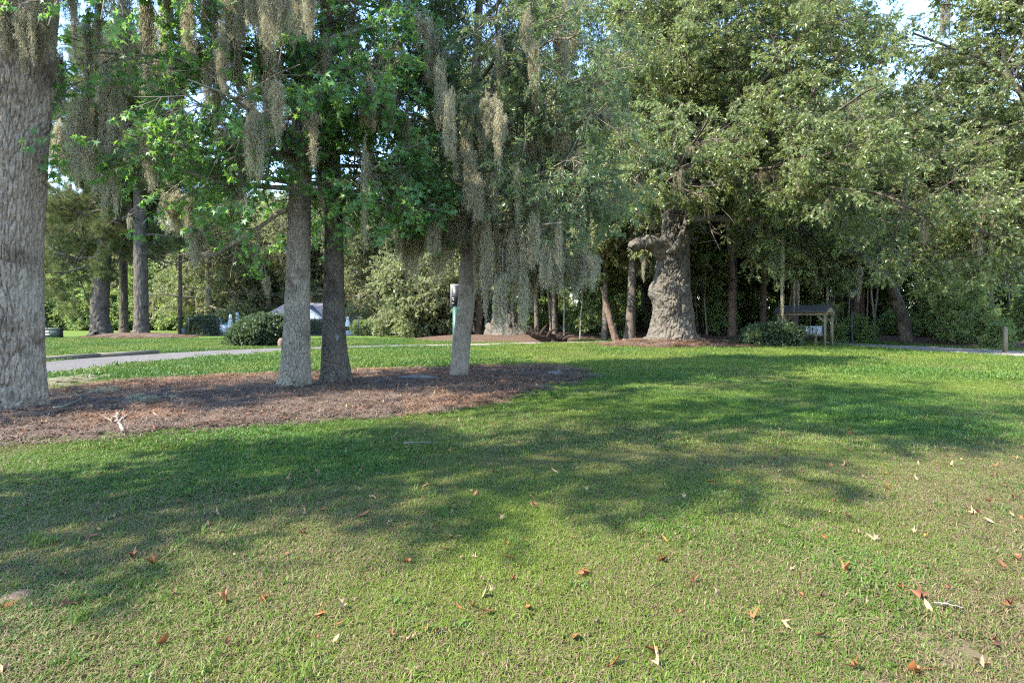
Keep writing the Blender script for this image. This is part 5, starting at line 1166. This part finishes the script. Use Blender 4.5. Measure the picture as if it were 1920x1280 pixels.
A = Acc(); A.box((gx, -1.2, e - .1), (2 * gw, .2, .2)); obj('fascia', A.mesh('fascia', [M['white']]), ph)
for sx in (-1, 1):
    A = Acc(); A.beam((gx + sx * gw, -1.25, e), (gx, -1.25, e + gh), .1, .16); obj('rake_board', A.mesh('rake_board', [M['white']]), ph)
for q in range(5):
    A = Acc(); a = math.radians(30 + 30 * q); A.beam((gx, -1.23, e + .1), (gx + math.cos(a) * .75, -1.23, e + .1 + math.sin(a) * .75), .03, .04); obj('gable_spoke', A.mesh('gable_spoke', [M['siding']]), ga)
for x in (-gw + .15, -.7, .7, gw - .15):
    A = Acc(); A.box((gx + x, -1.2, .74), (.16, .16, 1.48)); obj('porch_post', A.mesh('porch_post', [M['white']]), ph)
for x in (-2.6, -1.2, 1.6, 3.0):
    A = Acc(); A.box((x, .19, .95), (.8, .03, .8)); wn = obj('window', A.mesh('window', [M['white']]), ph)
    A = Acc(); A.box((x, .168, .95), (.64, .02, .64)); obj('pane', A.mesh('pane', [M['glass']]), wn)
# umbrellas and loungers on the deck
def umbrella(px_, d, label, mat, h=1.95):
    u = thing('closed_umbrella', label, 'umbrella', at(px_, d)); A = Acc(); A.tube([(0, 0, 0), (0, 0, h)], [.025, .025], 6); obj('pole', A.mesh('pole', [M['grey_metal']]), u)
    A = Acc(); zs = [.75, .8, 1.2, h - .3, h - .22, h - .02, h + .02]; rs = [.24, .25, .19, .12, .14, .1, .02]
    V, F = tube([(0, 0, z) for z in zs], rs, 16, lambda r, th, p: r * (1 + .13 * np.cos(8 * th)[None, :])); A.add(V, F); obj('canopy', A.mesh('canopy', [M[mat]], True), u)
    A = Acc(); A.tube([(0, 0, 0), (0, 0, .1)], [.22, .2], 12); obj('base', A.mesh('base', [M['stone']]), u)
umbrella(432, 55, 'closed white pool umbrella seen clear above the loungers', 'canvas', 1.95)
umbrella(412, 58, 'closed blue-white umbrella beside the dark box hedge', 'canvas_blue', 1.6)
umbrella(445, 60, 'closed blue-grey umbrella close to the round bush', 'canvas_blue', 2.2)
umbrella(652, 58, 'closed white umbrella between dark trunk and fence corner', 'canvas', 1.7)
def lounger(c, rz, label):
    l = thing('pool_lounger', label, 'lounger', c, rz, 'loungers on the pool deck')
    A = Acc(); A.box((0, 0, .32), (.6, 1.25, .05)); obj('seat', A.mesh('seat', [M['white']]), l)
    A = Acc(); A.beam((0, .6, .34), (0, 1.05, .92), .6, .05); obj('backrest', A.mesh('backrest', [M['white']]), l)
    for sx in (-1, 1):
        for y in (-.55, .55): A = Acc(); A.box((sx * .26, y, .15), (.05, .05, .3)); obj('leg', A.mesh('leg', [M['white']]), l)
for i, (px_, d, r) in enumerate([(411, 53.5, 60), (418, 54, 60), (428, 54.5, 50), (438, 55.5, 50), (655, 54, -20), (662, 55.5, -30)]): lounger(at(px_, d), math.radians(r), ['white lounger nearest the dark box hedge', 'white lounger second from the dark box hedge', 'white lounger under the white umbrella', 'white lounger next to the round bush', 'white lounger right of the dark trunk', 'white lounger against the fence corner hedge'][i])
A = Acc(); A.tube([(0, 0, .0), (0, 0, .5), (0, 0, 1.0), (0, 0, 1.15)], [.38, .36, .3, .08], 10); tag(obj('covered_grill', A.mesh('covered_grill', [M['teal']], True), loc=at(424, 59)), 'teal fabric cover over a grill behind the loungers', 'grill cover')
# rotten log and pale fallen log
lg = thing('rotten_log', 'dark upended rotten log with torn roots beside the fluted oak', 'log', at(1030, 37))
limb_px(lg, [(986, 617, 36.5, .08), (1000, 625, 36.6, .22), (1020, 631, 36.8, .32), (1045, 636, 37, .26), (1062, 639, 37.2, .16)], 37, 'trunk', 'rotten', 50, 40, .35, (.12, .2, .06), 6)
for i, pr in enumerate([[(1005, 628, 36.6, .14), (1004, 616, 36.5, .08), (1010, 608, 36.4, .02)], [(1012, 630, 36.6, .14), (1020, 616, 36.4, .1), (1026, 608, 36.4, .02)], [(1025, 632, 36.6, .14), (1034, 620, 36.4, .09), (1046, 616, 36.4, .02)], [(1000, 624, 36.5, .12), (994, 614, 36.4, .08), (985, 611, 36.4, .02)], [(1055, 636, 37, .12), (1070, 630, 36.8, .08), (1086, 634, 36.6, .03)], [(1040, 634, 37, .12), (1036, 640, 36.4, .09), (1052, 644, 35.9, .04)]]): limb_px(lg, pr, 37, 'root', 'rotten', 12, 12, .2, None, 7 + i)
fl = thing('fallen_log', 'long pale fallen log lying on the straw beyond the fence corner', 'log', at(748, 52)); limb_px(fl, [(722, 626, 52, .2), (745, 626, 52, .21), (772, 625, 52, .18)], 52, 'trunk', 'bark_laurel', 30, 16, .1, None, 9)
for i, pr in enumerate([[(1090, 643, 34.6, .07), (1130, 641, 34.8, .06), (1165, 642, 34.5, .04)], [(1168, 638, 36, .09), (1190, 643, 35, .1), (1200, 642, 35.2, .04)]]):
    f2 = thing('fallen_branch', ['thin pale branch lying along the path left of the great oak', 'short thick branch lying at the foot of the straight mottled trunk'][i], 'branch', at(pr[0][0], pr[0][2])); limb_px(f2, pr, 35, 'trunk', 'bark_laurel', 20, 10, .15, None, 12 + i)
# leaf litter on the forest floor and path edge
q = scatter_in(FOREST, 26000, 9); q = q[(np.abs(q[:, 0]) < .95 * q[:, 1] + 1) & (q[:, 1] < 62)][:9000]; m = len(q)
print('tris', sum(len(me.loop_triangles) if me.loop_triangles else sum(max(1, len(p.vertices) - 2) for p in me.polygons) if len(me.polygons) < 3000 else len(me.polygons) * 2 for me in bpy.data.meshes))
